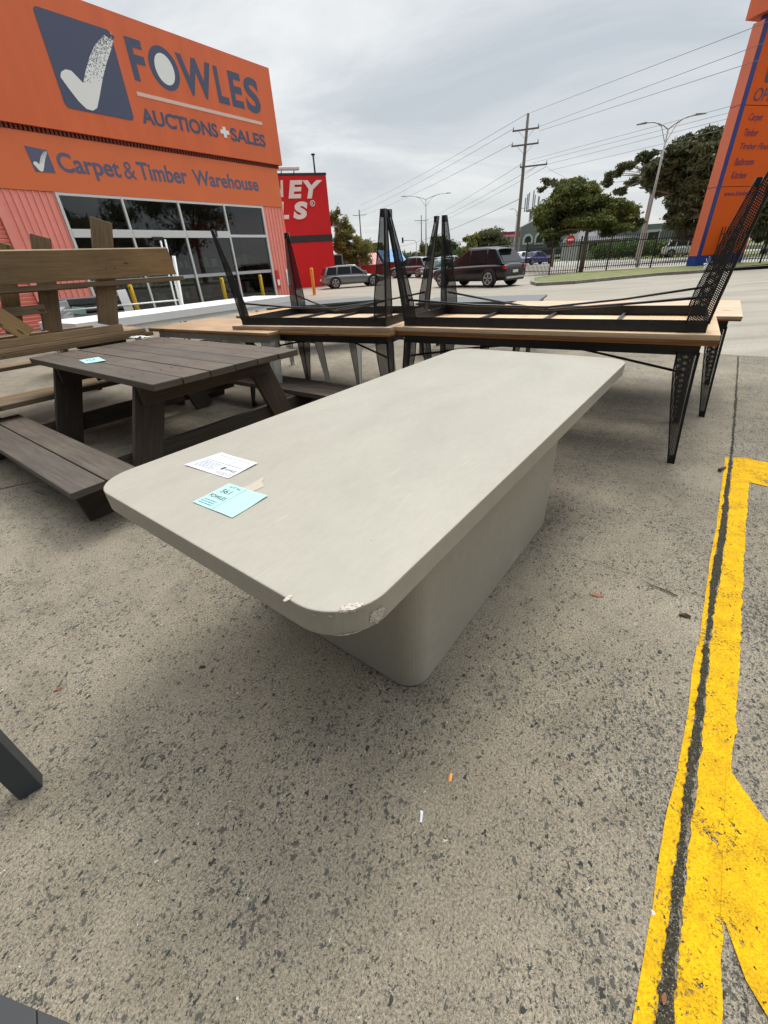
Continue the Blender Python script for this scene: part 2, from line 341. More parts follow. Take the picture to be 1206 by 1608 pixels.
# dark soil joint between the slabs, ragged edges
def jitter_strip(pts_l, pts_r, z, name, material, j=.006, seed=1, step=.02):
    rnd = random.Random(seed)
    def resample(P):
        out = []
        for (a, b) in zip(P[:-1], P[1:]):
            n = max(1, int(math.dist(a, b)/step))
            out += [(a[0]+(b[0]-a[0])*i/n, a[1]+(b[1]-a[1])*i/n) for i in range(n)]
        return out+[P[-1]]
    l = resample(pts_l); n = len(l); mb = MB()
    rr = []
    # sample right side by the same fraction
    L_ = [0]
    for a, b in zip(pts_r[:-1], pts_r[1:]): L_.append(L_[-1]+math.dist(a, b))
    for i in range(n):
        s_ = L_[-1]*i/(n-1); q = 0
        while q < len(L_)-2 and L_[q+1] < s_: q += 1
        f = (s_-L_[q])/max(1e-9, L_[q+1]-L_[q]); a, b = pts_r[q], pts_r[q+1]; rr.append((a[0]+(b[0]-a[0])*f, a[1]+(b[1]-a[1])*f))
    w1 = w2 = 0; P = []
    for i in range(n):
        w1 = .6*w1+rnd.uniform(-j, j); w2 = .6*w2+rnd.uniform(-j, j)
        P.append((l[i][0]-w1*BX[0]*-1, l[i][1]+w1*BX[1], z)); P.append((rr[i][0]+w2*BX[0], rr[i][1]+w2*BX[1], z))
    k = mb.verts(P)
    for i in range(n-1): mb.face([k+2*i, k+2*i+1, k+2*i+3, k+2*i+2], [(P[2*i][0], P[2*i][1]), (P[2*i+1][0], P[2*i+1][1]), (P[2*i+3][0], P[2*i+3][1]), (P[2*i+2][0], P[2*i+2][1])])
    return mb.build(name, material)
G = lambda *q: [gp(*p) for p in q]
soil = mat('joint_soil', (.012, .011, .006), .95, var=.7, vscale=110, bump=1, bscale=160, col2=(.050, .042, .022))
jl = G((1158.5, 560), (1153, 640), (1147, 716), (1139, 762), (1132, 820), (1125, 862), (1117, 900), (1113, 950), (1106, 1010), (1100, 1060), (1090, 1130), (1081, 1190), (1073, 1260), (1068, 1310), (1060, 1370), (1053, 1431), (1042, 1500), (1036, 1550), (1029, 1608), (1015, 1720))
jr = G((1160, 560), (1156, 640), (1150, 716), (1145, 762), (1141, 820), (1135, 862), (1130, 900), (1121, 950), (1113, 1010), (1109, 1060), (1101, 1130), (1093, 1190), (1085, 1260), (1077, 1310), (1073, 1370), (1067, 1431), (1061, 1500), (1058, 1550), (1052, 1608), (1044, 1720))
tag(jitter_strip(jl, jr, .006, 'joint_strip', soil, .0048, 3, .007), 'dark soil filled joint between two yard slabs', kind='structure')
def yellow_mat():
    m = bpy.data.materials.new('worn_yellow_paint'); m.use_nodes = True; t = m.node_tree; L = t.links.new; b = t.nodes['Principled BSDF']; o = t.nodes['Material Output']
    tc = N(t, 'ShaderNodeTexCoord')
    def noise(sc, d=4, r=.6, dis=0):
        n = N(t, 'ShaderNodeTexNoise'); n.inputs['Scale'].default_value = sc; n.inputs['Detail'].default_value = d; n.inputs['Roughness'].default_value = r; n.inputs['Distortion'].default_value = dis; L(tc.outputs['Object'], n.inputs['Vector']); return n.outputs['Fac']
    r = N(t, 'ShaderNodeValToRGB'); L(noise(14, 5), r.inputs[0]); r.color_ramp.elements[0].position = .3; r.color_ramp.elements[0].color = (.49, .28, .008, 1); r.color_ramp.elements[1].position = .6; r.color_ramp.elements[1].color = (.67, .39, .007, 1)
    ym = N(t, 'ShaderNodeMixRGB', blend_type='MULTIPLY'); ym.inputs[0].default_value = .8; L(r.outputs[0], ym.inputs[1])
    yr_ = N(t, 'ShaderNodeValToRGB'); L(noise(190, 3, .7), yr_.inputs[0]); yr_.color_ramp.elements[0].position = .36; yr_.color_ramp.elements[0].color = (.62, .60, .62, 1); yr_.color_ramp.elements[1].position = .58; yr_.color_ramp.elements[1].color = (1.12, 1.1, 1.05, 1); L(yr_.outputs[0], ym.inputs[2])
    L(ym.outputs[0], b.inputs['Base Color']); b.inputs['Roughness'].default_value = .8; b.inputs['Specular IOR Level'].default_value = .12
    wear = M_(t, 'ADD', M_(t, 'MULTIPLY', noise(95, 4, .75, .6), .62), M_(t, 'MULTIPLY', noise(6, 3, .6), .38))
    f = M_(t, 'MULTIPLY', M_(t, 'SUBTRACT', wear, .548), 14., True)
    # stones poking through
    v = N(t, 'ShaderNodeTexVoronoi'); v.inputs['Scale'].default_value = 75
    wv = N(t, 'ShaderNodeTexNoise'); wv.inputs['Scale'].default_value = 110; L(tc.outputs['Object'], wv.inputs['Vector']); wa = N(t, 'ShaderNodeMixRGB', blend_type='ADD'); wa.inputs[0].default_value = .02; L(tc.outputs['Object'], wa.inputs[1]); L(wv.outputs['Color'], wa.inputs[2]); L(wa.outputs[0], v.inputs['Vector']); s_ = N(t, 'ShaderNodeSeparateColor'); L(v.outputs['Color'], s_.inputs[0])
    st = M_(t, 'MULTIPLY', M_(t, 'LESS_THAN', s_.outputs[0], M_(t, 'MULTIPLY', noise(3, 3), .22)), M_(t, 'LESS_THAN', v.outputs['Distance'], .26))
    f = M_(t, 'MAXIMUM', f, st)
    tr = N(t, 'ShaderNodeBsdfTransparent'); mx = N(t, 'ShaderNodeMixShader'); L(f, mx.inputs[0]); L(b.outputs[0], mx.inputs[1]); L(tr.outputs[0], mx.inputs[2]); L(mx.outputs[0], o.inputs[0])
    bp = N(t, 'ShaderNodeBump'); bp.inputs['Strength'].default_value = .4; bp.inputs['Distance'].default_value = .003; L(noise(160, 3), bp.inputs['Height']); L(bp.outputs[0], b.inputs['Normal'])
    return m
YM = yellow_mat()
def sheet(pts, z, name, material, lab):
    mb = MB(); k = mb.verts([(x, y, z) for x, y in pts]); mb.face(range(k, k+len(pts))); return tag(mb.build(name, material), lab, kind='structure')
yl = G((1139, 718), (1133, 760), (1124, 830), (1113, 885), (1112, 900), (1105, 950), (1098, 1000), (1087, 1050), (1080, 1120), (1063, 1210), (1045, 1280), (1036, 1340), (1025, 1420), (1010, 1510), (993, 1608), (975, 1720))
jl2 = G((1145, 718), (1139, 762), (1132, 820), (1125, 862), (1117, 900), (1113, 950), (1106, 1010), (1100, 1060), (1090, 1130), (1081, 1190), (1073, 1260), (1068, 1310), (1060, 1370), (1053, 1431), (1042, 1500), (1029, 1608), (1015, 1720))
tag(jitter_strip(yl, jl2, .003, 'line_marking', YM, .0012, 5, .03), 'thin yellow painted stripe left of the slab joint', kind='structure')
jr2 = G((1151, 718), (1146, 762), (1142, 820), (1137, 862), (1132, 900), (1123, 950), (1116, 1010), (1112, 1060), (1105, 1130), (1098, 1190), (1091, 1260), (1083, 1310), (1078, 1370), (1072, 1431), (1066, 1500), (1058, 1608), (1050, 1720))
yr = G((1182, 720), (1174, 776), (1172, 820), (1170, 862), (1167, 900), (1165, 950), (1162, 1010), (1159, 1060), (1155, 1130), (1152, 1190), (1147, 1260), (1143, 1310), (1140, 1370), (1139, 1431), (1135, 1500), (1129, 1608), (1120, 1720))
tag(jitter_strip(jr2, yr, .003, 'line_marking', YM, .0032, 8, .012), 'broad yellow painted border right of the slab joint', kind='structure')
sheet(G((1168, 720), (1168, 756), (1206, 765), (1300, 795), (1300, 737), (1206, 727)), .004, 'line_marking', YM, 'yellow crossbar at the top of the painted zone')
sheet(G((1140, 1206), (1151, 1218), (1206, 1296), (1330, 1470), (1330, 1830), (1206, 1600), (1170, 1540), (1138, 1450), (1130, 1440)), .0045, 'line_marking', YM, 'diagonal yellow hatch stripe by the border')

# streets and verges beyond the fence; the street runs along RD
RD = Vector((-.18, .984)); RN = Vector((.984, .18))
def strip(c0, c1, s0, s1, z, name, material, lab):
    pts = [RN*c0+RD*s0, RN*c1+RD*s0, RN*c1+RD*s1, RN*c0+RD*s1]; return sheet([(p.x, p.y) for p in pts], z, name, material, lab)
asph = mat('asphalt', (.33, .31, .28), .9, var=.12, vscale=3, bump=.3, bscale=40)
grassm = mat('grass_green', (.10, .125, .028), .95, vscale=1.5, col2=(.19, .185, .07), bump=.8, bscale=30)
strip(26.9, 38, -30, 900, .012, 'road', asph, 'pale service road beyond the black fence')
strip(38, 56, -30, 900, .010, 'verge', grassm, 'grassy median between the roads')
strip(56, 76, -30, 900, .014, 'road', asph, 'main road beyond the median')
strip(76, 400, -60, 900, .011, 'verge', grassm, 'grass in front of the far buildings')
# grass island with kerb
kerbm = mat('kerb_concrete', (.24, .22, .185), .9, var=.25, vscale=6, bump=.4, bscale=50)
kp = G((836, 446), (845, 449), (900, 446), (960, 440), (1030, 433), (1080, 430), (1120, 427), (1160, 424), (1206, 421), (1280, 414), (1420, 400))
kb = G((836, 441), (862, 436), (905, 431), (957, 427), (1020, 423), (1085, 420))
isl = kp+[(30, 22), (24.5, 27.5)]+G((1089, 418.5))[0:1]+kb[::-1]
gm = MB(); gm.prism(isl, -.05, .10); tag(gm.build('verge', grassm), 'mown grass strip in front of the black fence', kind='structure')
km = MB()
for a, b in zip(kp[:-1], kp[1:]): km.beam((*a, .06), (*b, .06), .16, .14)
km.beam((*kp[0], .06), (*kb[0], .06), .16, .14)
km.beam((*kb[0], .06), (*kb[1], .06), .16, .14)
tag(km.build('kerb', kerbm, bevel=.015), 'low weathered concrete kerb edging the grass', kind='structure')

# ================================================================== CONCRETE TABLE
def rrect(x0, x1, y0, y1, r, n=10):
    P = []
    for cx, cy, a0 in ((x1-r, y0+r, -90), (x1-r, y1-r, 0), (x0+r, y1-r, 90), (x0+r, y0+r, 180)):
        for i in range(n+1):
            a = R(a0+90*i/n); P.append((cx+r*math.cos(a), cy+r*math.sin(a)))
    return P
def stone(name, c1, c2):
    m = bpy.data.materials.new(name); m.use_nodes = True; t = m.node_tree; b = t.nodes['Principled BSDF']; L = t.links.new
    tc = N(t, 'ShaderNodeTexCoord'); mp = N(t, 'ShaderNodeMapping'); mp.inputs['Scale'].default_value = (1, 2.2, 1); L(tc.outputs['Object'], mp.inputs[0])
    a = N(t, 'ShaderNodeTexNoise'); a.inputs['Scale'].default_value = 1.7; a.inputs['Detail'].default_value = 8; a.inputs['Roughness'].default_value = .62; a.inputs['Distortion'].default_value = .6; L(mp.outputs[0], a.inputs['Vector'])
    r = N(t, 'ShaderNodeValToRGB'); L(a.outputs['Fac'], r.inputs[0]); r.color_ramp.elements[0].position = .3; r.color_ramp.elements[0].color = (*c2, 1); r.color_ramp.elements[1].position = .7; r.color_ramp.elements[1].color = (*c1, 1)
    f = N(t, 'ShaderNodeTexNoise'); f.inputs['Scale'].default_value = 26; f.inputs['Detail'].default_value = 5; f.inputs['Roughness'].default_value = .7; L(mp.outputs[0], f.inputs['Vector'])
    m1 = N(t, 'ShaderNodeMixRGB', blend_type='MULTIPLY'); m1.inputs[0].default_value = .35; L(r.outputs[0], m1.inputs[1])
    r2 = N(t, 'ShaderNodeValToRGB'); L(f.outputs['Fac'], r2.inputs[0]); r2.color_ramp.elements[0].position = .3; r2.color_ramp.elements[0].color = (.82, .82, .82, 1); r2.color_ramp.elements[1].position = .7; r2.color_ramp.elements[1].color = (1.1, 1.1, 1.1, 1); L(r2.outputs[0], m1.inputs[2])
    # faint rubbed scratches and dust specks
    ms = N(t, 'ShaderNodeMapping'); ms.inputs['Scale'].default_value = (6, 60, 6); ms.inputs['Rotation'].default_value = (0, 0, .5); L(tc.outputs['Object'], ms.inputs[0])
    s = N(t, 'ShaderNodeTexNoise'); s.inputs['Scale'].default_value = 1.3; s.inputs['Detail'].default_value = 3; L(ms.outputs[0], s.inputs['Vector'])
    k = M_(t, 'MULTIPLY', M_(t, 'SUBTRACT', s.outputs['Fac'], .66), 3.2, True)
    m2 = N(t, 'ShaderNodeMixRGB'); L(M_(t, 'MULTIPLY', k, .5), m2.inputs[0]); L(m1.outputs[0], m2.inputs[1]); m2.inputs[2].default_value = (.60, .57, .50, 1)
    v = N(t, 'ShaderNodeTexVoronoi'); v.inputs['Scale'].default_value = 9; L(tc.outputs['Object'], v.inputs['Vector'])
    k2 = M_(t, 'LESS_THAN', v.outputs['Distance'], .022)
    m3 = N(t, 'ShaderNodeMixRGB'); L(M_(t, 'MULTIPLY', k2, .6), m3.inputs[0]); L(m2.outputs[0], m3.inputs[1]); m3.inputs[2].default_value = (.16, .14, .11, 1)
    L(m3.outputs[0], b.inputs['Base Color']); b.inputs['Specular IOR Level'].default_value = .45
    L(M_(t, 'ADD', M_(t, 'MULTIPLY', a.outputs['Fac'], .25), .36), b.inputs['Roughness'])
    bp = N(t, 'ShaderNodeBump'); bp.inputs['Strength'].default_value = .12; bp.inputs['Distance'].default_value = .003; L(f.outputs['Fac'], bp.inputs['Height']); L(bp.outputs[0], b.inputs['Normal'])
    return m
TOPM = stone('sealed_grey_concrete', (.342, .315, .258), (.300, .277, .228))
TA = 50.98; TC = (.266, 1.824)
tbl = empty('concrete_table', TC, 'large grey concrete dining table with rounded corners and chipped near edge on a block base', 'table', R(TA))
TL_, TW_ = 1.236, .5508
mb = MB(); mb.prism(rrect(-TL_, TL_, -TW_, TW_, .125, 14), .685, .750); mb.build('tabletop', TOPM, tbl, bevel=.003, bseg=2)
mb = MB(); mb.prism(rrect(-.845, .53, -.432, .432, .085, 10), .006, .687); mb.build('pedestal_base', TOPM, tbl, bevel=.004)
chipm = mat('chipped_core', (.62, .55, .47), .95, var=.3, vscale=160, bump=1, bscale=120, col2=(.42, .35, .30))
def blob_poly(cx, cy, rx, ry, n, seed, rot=0):
    rnd = random.Random(seed); P = []
    for i in range(n):
        a = 2*math.pi*i/n; k = 1+rnd.uniform(-.28, .22); x, y = rx*k*math.cos(a), ry*k*math.sin(a)
        P.append((cx+x*math.cos(rot)-y*math.sin(rot), cy+x*math.sin(rot)+y*math.cos(rot)))
    return P
def loc(px, py, z):      # table coordinates of a sight line at height z
    x, y = gp(px, py, z); dx, dy = x-TC[0], y-TC[1]; a = R(TA); return (dx*math.cos(a)+dy*math.sin(a), -dx*math.sin(a)+dy*math.cos(a))
# broken-out spots on the near rounded corner: top edge chip, side chip and small nicks
def corner_pt(phi, dr=0.):    # phi along the near right corner arc (table coords -x,-y corner)
    r = .125+dr; return (-TL_+.125+r*math.cos(phi), -TW_+.125+r*math.sin(phi))
def edge_chip(phi0, phi1, z0, z1, seed, inward=0.0, name='chip'):
    rnd = random.Random(seed); n = 26; mb = MB(); ring = []
    for i in range(n):
        a = 2*math.pi*i/n; k = 1+rnd.uniform(-.3, .2)
        ph = (phi0+phi1)/2+(phi1-phi0)/2*math.cos(a)*k; z = (z0+z1)/2+(z1-z0)/2*math.sin(a)*k
        if z > .7485:      # folds over onto the top face
            q = corner_pt(ph, .0012-(z-.7485)*2.2); ring.append((q[0], q[1], .7512))
        else:
            q = corner_pt(ph, .0014); ring.append((q[0], q[1], z))
    c = corner_pt((phi0+phi1)/2, .0016); zc_ = min((z0+z1)/2, .7495)
    k0 = mb.verts(ring+[(c[0], c[1], zc_)])
    for i in range(n): mb.face([k0+i, k0+(i+1) % n, k0+n])
    mb.build(name, chipm, tbl)
PHM = R(225)
edge_chip(R(222), R(246), .743, .757, 3)
edge_chip(R(247), R(265), .690, .726, 5)
edge_chip(R(211), R(216), .736, .743, 8); edge_chip(R(197), R(200), .736, .742, 9)
edge_chip(R(214), R(240), .6855, .6905, 11)
mb = MB(); q = loc(449, 942, .75); P = blob_poly(q[0]+.004, q[1], .010, .006, 12, 6); k = mb.verts([(x, y, .7513) for x, y in P]); mb.face(range(k, k+12)); mb.build('chip', chipm, tbl)

rnd = random.Random(77); gt = MB(); a_ = R(TA)
def grit(x, y, s_):
    k = gt.verts([(x+s_*rnd.uniform(.5, 1.2)*math.cos(q*2.094+rnd.random()), y+s_*rnd.uniform(.5, 1.2)*math.sin(q*2.094+rnd.random()), .0005) for q in range(3)]+[(x, y, s_*rnd.uniform(.6, 1.2))])
    for f in ((0, 1, 3), (1, 2, 3), (2, 0, 3)): gt.face([k+i for i in f])
base_r = rrect(-.853, .538, -.440, .440, .09, 10)
for i in range(900):
    j = rnd.randrange(len(base_r)); p_, q_ = base_r[j], base_r[(j+1) % len(base_r)]; t_ = rnd.random(); d_ = abs(rnd.gauss(0, .022)); x = p_[0]+(q_[0]-p_[0])*t_; y = p_[1]+(q_[1]-p_[1])*t_; m_ = math.hypot(x, y); x += x/m_*d_; y += y/m_*d_
    grit(TC[0]+x*math.cos(a_)-y*math.sin(a_), TC[1]+x*math.sin(a_)+y*math.cos(a_), rnd.uniform(.0012, .004))
for i in range(1500):
    j = rnd.randrange(3, len(jl)-2); t_ = rnd.random(); p_ = [jl[j][k]*(1-t_)+jl[j+1][k]*t_ for k in (0, 1)]; q_ = [jr[j][k]*(1-t_)+jr[j+1][k]*t_ for k in (0, 1)]; u_ = rnd.gauss(.5, .5)
    n0_ = len(gt.v); grit(p_[0]+(q_[0]-p_[0])*u_, p_[1]+(q_[1]-p_[1])*u_, rnd.uniform(.001, .0038))
    for q in range(n0_, len(gt.v)): gt.v[q] = (gt.v[q][0], gt.v[q][1], gt.v[q][2]+.0062)
tag(gt.build('grit', mat('grit_brown', (.10, .085, .06), .9, var=.7, vscale=200, col2=(.30, .26, .2))), 'loose grit gathered round the pedestal and in the slab joint', kind='stuff')
# papers: real sheets lying on the top, slightly curled at one corner
paperw = mat('white_paper', (.60, .61, .62), .7); paperg = mat('mint_paper', (.35, .585, .53), .7); ink = mat('ink', (.05, .06, .10), .6); inkgrey = mat('grey_ink', (.22, .23, .26), .7); inkgreen = mat('ink_on_mint', (.05, .16, .19), .6)
def paper(name, px4, z, material, label, lift=.004, marks=None, group=None, seed=1):
    P = [Vector((*gp(*q, z), 0)) for q in px4]; c = sum(P, Vector())/4
    ux = (P[1]-P[0]).normalized(); ang = math.atan2(ux.y, ux.x)
    o = empty(name, (c.x, c.y, z), label, 'label', ang, group)
    M = Matrix.Rotation(-ang, 3, 'Z'); Q = [M @ (p-c) for p in P]
    rnd = random.Random(seed); n = 10; mb = MB(); pts = []
    def zz(u, v): return .0022+lift*(max(0, u-.6)*max(0, v-.4)*3+max(0, .35-u)*max(0, .3-v)*2.2)+.0006*math.sin(5*u+3*v+seed)
    def bil(u, v): return Q[0]*(1-u)*(1-v)+Q[1]*u*(1-v)+Q[2]*u*v+Q[3]*(1-u)*v
    for j in range(n+1):
        for i in range(n+1):
            p = bil(i/n, j/n); pts.append((p.x, p.y, zz(i/n, j/n)))
    k = mb.verts(pts)
    for j in range(n):
        for i in range(n): a = k+j*(n+1)+i; mb.face([a, a+1, a+n+2, a+n+1], None, True)
    mb.build('sheet', material, o)
    for nm, mm, items in (marks or []):
        mk = MB()
        for it in items:
            if it[0] == 'r':
                _, u0, u1, v0, v1 = it; kk = mk.verts([(*bil(u, v).xy, zz(u, v)+.0007) for u, v in ((u0, v0), (u1, v0), (u1, v1), (u0, v1))]); mk.face([kk, kk+1, kk+2, kk+3])
            else:
                _, txt, u0, u1, v0, v1, b = it
                sub = text_shape(txt, (u0, u1, v0, v1), .0, b); kk = mk.verts([(*bil(p[0], p[2]).xy, zz(p[0], p[2])+.0007) for p in sub.v])
                for f in sub.f: mk.face([kk+i for i in f])
        mk.build(nm, mm, o)
    return o
def writing(u0, u1, v0, v1, rows, seed):     # rows of small illegible print
    rnd = random.Random(seed); L_ = []; h = (v1-v0)/rows
    for r_ in range(rows):
        u = u0; v = v1-(r_+.7)*h
        while u < u1:
            d = rnd.uniform(.02, .07); L_.append(('r', u, min(u1, u+d), v, v+h*.35)); u += d+.015
    return L_
# white label: u runs from its left corner towards the bottom corner
paper('paper_label', [(290, 731), (359, 752), (405, 729), (348, 711)][0:4], .75, paperw, 'white printed paper label lying on the grey concrete tabletop above the mint one',
      marks=[('print', inkgrey, writing(.10, .52, .12, .50, 7, 2)+[('r', .04, .97, .53, .545), ('r', .60, .61, .53, .95)]+writing(.08, .55, .84, .9, 1, 5)+writing(.64, .95, .84, .9, 1, 6)+writing(.64, .97, .05, .2, 3, 12)),
             ('heading', ink, [('t', 'FOWLES', .70, .94, .28, .38, .0), ('r', .61, .67, .27, .42)])], seed=1)
paper('paper_label', [(303, 789), (365, 814), (421, 780), (360, 760)], .75, paperg, 'mint green lot ticket numbered 561 lying on the grey concrete tabletop',
      marks=[('print', inkgreen, writing(.06, .40, .06, .28, 3, 3)+[('r', .49, .50, .02, .98)]),
             ('lettering', ink, [('t', 'FOWLES', .05, .45, .36, .48, .0), ('t', 'LOT No.', .14, .42, .86, .93, .0), ('t', '561', .12, .34, .60, .76, .0)])], seed=4)
tapem = mat('masking_tape', (.42, .36, .28), .6, spec=.3)
mb = MB(); tp = [gp(*q, .75) for q in ((380, 766), (394, 761), (412, 750), (415, 752.5), (411, 757), (415, 764), (400, 771), (391, 773))]
k = mb.verts([(x, y, .7507) for x, y in tp]+[(x, y, .7511) for x, y in tp]); n = len(tp); mb.face([k+n+i for i in range(n)]); mb.face([k+i for i in range(n)][::-1])
for i in range(n): mb.face([k+i, k+(i+1) % n, k+n+(i+1) % n, k+n+i])
tag(mb.build('tape_strip', tapem), 'torn strip of beige masking tape beside the mint ticket', 'tape')

# ================================================================== TIMBER AND STEEL CAFE TABLES
def perforated(name, col):
    m = bpy.data.materials.new(name); m.use_nodes = True; t = m.node_tree; L = t.links.new; b = t.nodes['Principled BSDF']; o = t.nodes['Material Output']
    b.inputs['Base Color'].default_value = (*col, 1); b.inputs['Metallic'].default_value = .3; b.inputs['Roughness'].default_value = .42
    uv = N(t, 'ShaderNodeUVMap'); s = N(t, 'ShaderNodeSeparateXYZ'); L(uv.outputs[0], s.inputs[0])
    p = .0105; u = M_(t, 'DIVIDE', s.outputs[0], p); v = M_(t, 'DIVIDE', s.outputs[1], p*.866)
    row = M_(t, 'FLOOR', v); off = M_(t, 'MULTIPLY', M_(t, 'MODULO', row, 2.0), .5)
    fu = M_(t, 'SUBTRACT', M_(t, 'FRACT', M_(t, 'ADD', u, off)), .5); fv = M_(t, 'MULTIPLY', M_(t, 'SUBTRACT', M_(t, 'FRACT', v), .5), .866)
    d = M_(t, 'SQRT', M_(t, 'ADD', M_(t, 'MULTIPLY', fu, fu), M_(t, 'MULTIPLY', fv, fv)))
    hole = M_(t, 'LESS_THAN', d, .25)
    tr = N(t, 'ShaderNodeBsdfTransparent'); mx = N(t, 'ShaderNodeMixShader'); L(hole, mx.inputs[0]); L(b.outputs[0], mx.inputs[1]); L(tr.outputs[0], mx.inputs[2]); L(mx.outputs[0], o.inputs[0])
    return m
steel = mat('black_steel', (.018, .018, .020), .38, .4, var=.25, vscale=20); perf = perforated('perforated_black_steel', (.020, .020, .022))
wsteel = mat('galvanised_white_steel', (.50, .51, .50), .4, .3, var=.15, vscale=12); perfw = perforated('perforated_pale_steel', (.5, .51, .5))
slatw = wood('honey_slat_timber', (.56, .36, .19), (.33, .19, .09), .55, gs=1.0)
slatp = wood('pale_worn_timber', (.66, .49, .34), (.40, .27, .17), .6)
slatu = wood('raw_underside_timber', (.62, .47, .33), (.44, .31, .20), .75)
edgew = wood('dark_varnish_edge', (.30, .13, .05), (.14, .055, .02), .5)
def steel_table(name, label, NL, L, W, rz, H=.80, T=.035, top_m=slatw, under_m=slatu, frame_m=steel, perf_m=perf, inverted=False, z0=0., group='timber topped steel cafe tables', splay=.055, xbrace=True, rail=.070, inset=.075, legh=None):
    if inverted: o = empty(name, (NL[0], NL[1], z0+H), label, 'table', group=group, rot=(math.pi, 0, rz))     # turned over about its length; local y then runs towards the viewer
    else: o = empty(name, (NL[0], NL[1], z0), label, 'table', rz, group)
    sg = -1 if inverted else 1
    Y = lambda y: sg*y
    def ybox(mb, x0, x1, y0, y1, za, zb): mb.box(x0, x1, min(Y(y0), Y(y1)), max(Y(y0), Y(y1)), za, zb)
    mb = MB(); nsl = 8; sw = W/nsl
    for i in range(nsl): ybox(mb, 0, L, i*sw+.0008, (i+1)*sw-.0008, H-T+.012, H)
    mb.build('tabletop', top_m, o, bevel=.0025)
    mb = MB(); ybox(mb, .002, L-.002, .002, W-.002, H-T, H-T+.0115); mb.build('edge_board', edgew if not inverted else under_m, o)
    f = MB(); i0 = inset
    zt, zb = H-T-.0005, H-T-rail
    ybox(f, i0, L-i0, i0, i0+.004, zb, zt); ybox(f, i0, L-i0, W-i0-.004, W-i0, zb, zt)
    ybox(f, i0, i0+.004, i0+.004, W-i0-.004, zb, zt); ybox(f, L-i0-.004, L-i0, i0+.004, W-i0-.004, zb, zt)
    ybox(f, i0+.004, L-i0-.004, i0+.004, i0+.026, zt-.003, zt); ybox(f, i0+.004, L-i0-.004, W-i0-.026, W-i0-.004, zt-.003, zt)
    for k in (1, 2, 3): ybox(f, i0+(L-2*i0)*k/4-.010, i0+(L-2*i0)*k/4+.010, i0+.026, W-i0-.026, zt-.022, zt-.0032)
    f.build('apron_frame', frame_m, o)
    # tapered folded perforated legs, splayed at the corners
    for sx in (0, 1):
        for sy in (0, 1):
            cx = i0 if sx == 0 else L-i0; cy = i0 if sy == 0 else W-i0; dx = -1 if sx == 0 else 1; dy = -1 if sy == 0 else 1
            lb = MB(); zs = [zb+.02, zb-.10, (zb)*.55, .10, 0.0]; n = len(zs)
            top = (cx, cy); foot = (cx+dx*splay, cy+dy*splay)
            wid = [.115, .112, .085, .045, .034]
            cpts = []
            for z in zs:
                k = (zs[0]-z)/(zs[0]); kk = k**1.15; cpts.append((top[0]+(foot[0]-top[0])*kk, top[1]+(foot[1]-top[1])*kk, z))
            for axis in (0, 1):
                prev = None
                for j in range(n):
                    c = cpts[j]; wv = wid[j]
                    a = (c[0], Y(c[1]), c[2]); b_ = (c[0]-dx*wv, Y(c[1]), c[2]) if axis == 0 else (c[0], Y(c[1]-dy*wv), c[2])
                    ka = lb.verts([a, b_]); s_ = zs[0]-zs[j]
                    if prev is not None:
                        pk, ps, pw = prev; lb.face([pk, pk+1, ka+1, ka], [(ps, 0), (ps, pw), (s_, wv), (s_, 0)])
                    prev = (ka, s_, wv)
            leg = lb.build('leg', perf_m, o)
            md = leg.modifiers.new('sol', 'SOLIDIFY'); md.thickness = .0016
            # folded rim along the leg edges and a foot cap
            rb = MB(); rb.tube([(c[0], Y(c[1]), c[2]) for c in cpts], .0065, 6)
            rb.tube([(c[0]-dx*w_, Y(c[1]), c[2]) for c, w_ in zip(cpts, wid)], .0045, 6); rb.tube([(c[0], Y(c[1]-dy*w_), c[2]) for c, w_ in zip(cpts, wid)], .0045, 6)
            c = cpts[-1]; rb.box(min(c[0], c[0]-dx*.036), max(c[0], c[0]-dx*.036), min(Y(c[1]), Y(c[1]-dy*.036)), max(Y(c[1]), Y(c[1]-dy*.036)), 0, .05)
            rb.build('leg_rim', frame_m, leg)
    if xbrace:
        zc_ = H-T-rail-.012; zl = .76*(H-T)
        def lp(sx, sy):
            cx = i0 if sx == 0 else L-i0; cy = i0 if sy == 0 else W-i0; dx = -1 if sx == 0 else 1; dy = -1 if sy == 0 else 1
            return (cx-dx*.03, Y(cy-dy*.03), zl)
        for (a, b_) in (((0, 0), (1, 1)), ((0, 1), (1, 0))):
            br = MB(); p, q = lp(*a), lp(*b_); mx_ = L/2; my = Y(W/2); off = .018 if a == (0, 0) else 0
            br.tube([p, (p[0]+(mx_-p[0])*.5, p[1]+(my-p[1])*.5, zl+(zc_-zl)*.53), (mx_, my, zc_-off), (q[0]+(mx_-q[0])*.5, q[1]+(my-q[1])*.5, zl+(zc_-zl)*.53), q], .009, 6)
            br.build('brace', frame_m, o)
    return o
RZ1 = R(-30); RZT = R(-34.5); T1 = (2.033-2.26*math.cos(RZT), 2.52-2.26*math.sin(RZT)); TLo = (-1.427, 4.617)
steel_table('cafe_table', 'timber top cafe table on perforated black legs, carrying an upturned one, at the right', T1, 2.26, .98, RZT, H=.80, T=.030, top_m=edgew)
steel_table('cafe_table', 'upside-down timber cafe table with black frame on the right stack, legs in the air', T1, 2.26, .98, RZT, z0=.801, H=.84, T=.031, splay=.085, inverted=True, top_m=slatp)
steel_table('cafe_table', 'honey timber cafe table under an upturned one, left stack with black legs', TLo, 1.82, 1.08, RZ1, H=.80)
steel_table('cafe_table', 'upside-down timber cafe table with black frame on the left stack, legs in the air', TLo, 1.82, 1.08, RZ1, z0=.801, H=.84, splay=.07, inverted=True)
d3 = R(-37); NR3 = gp(1167, 497, .80); L3 = 2.2
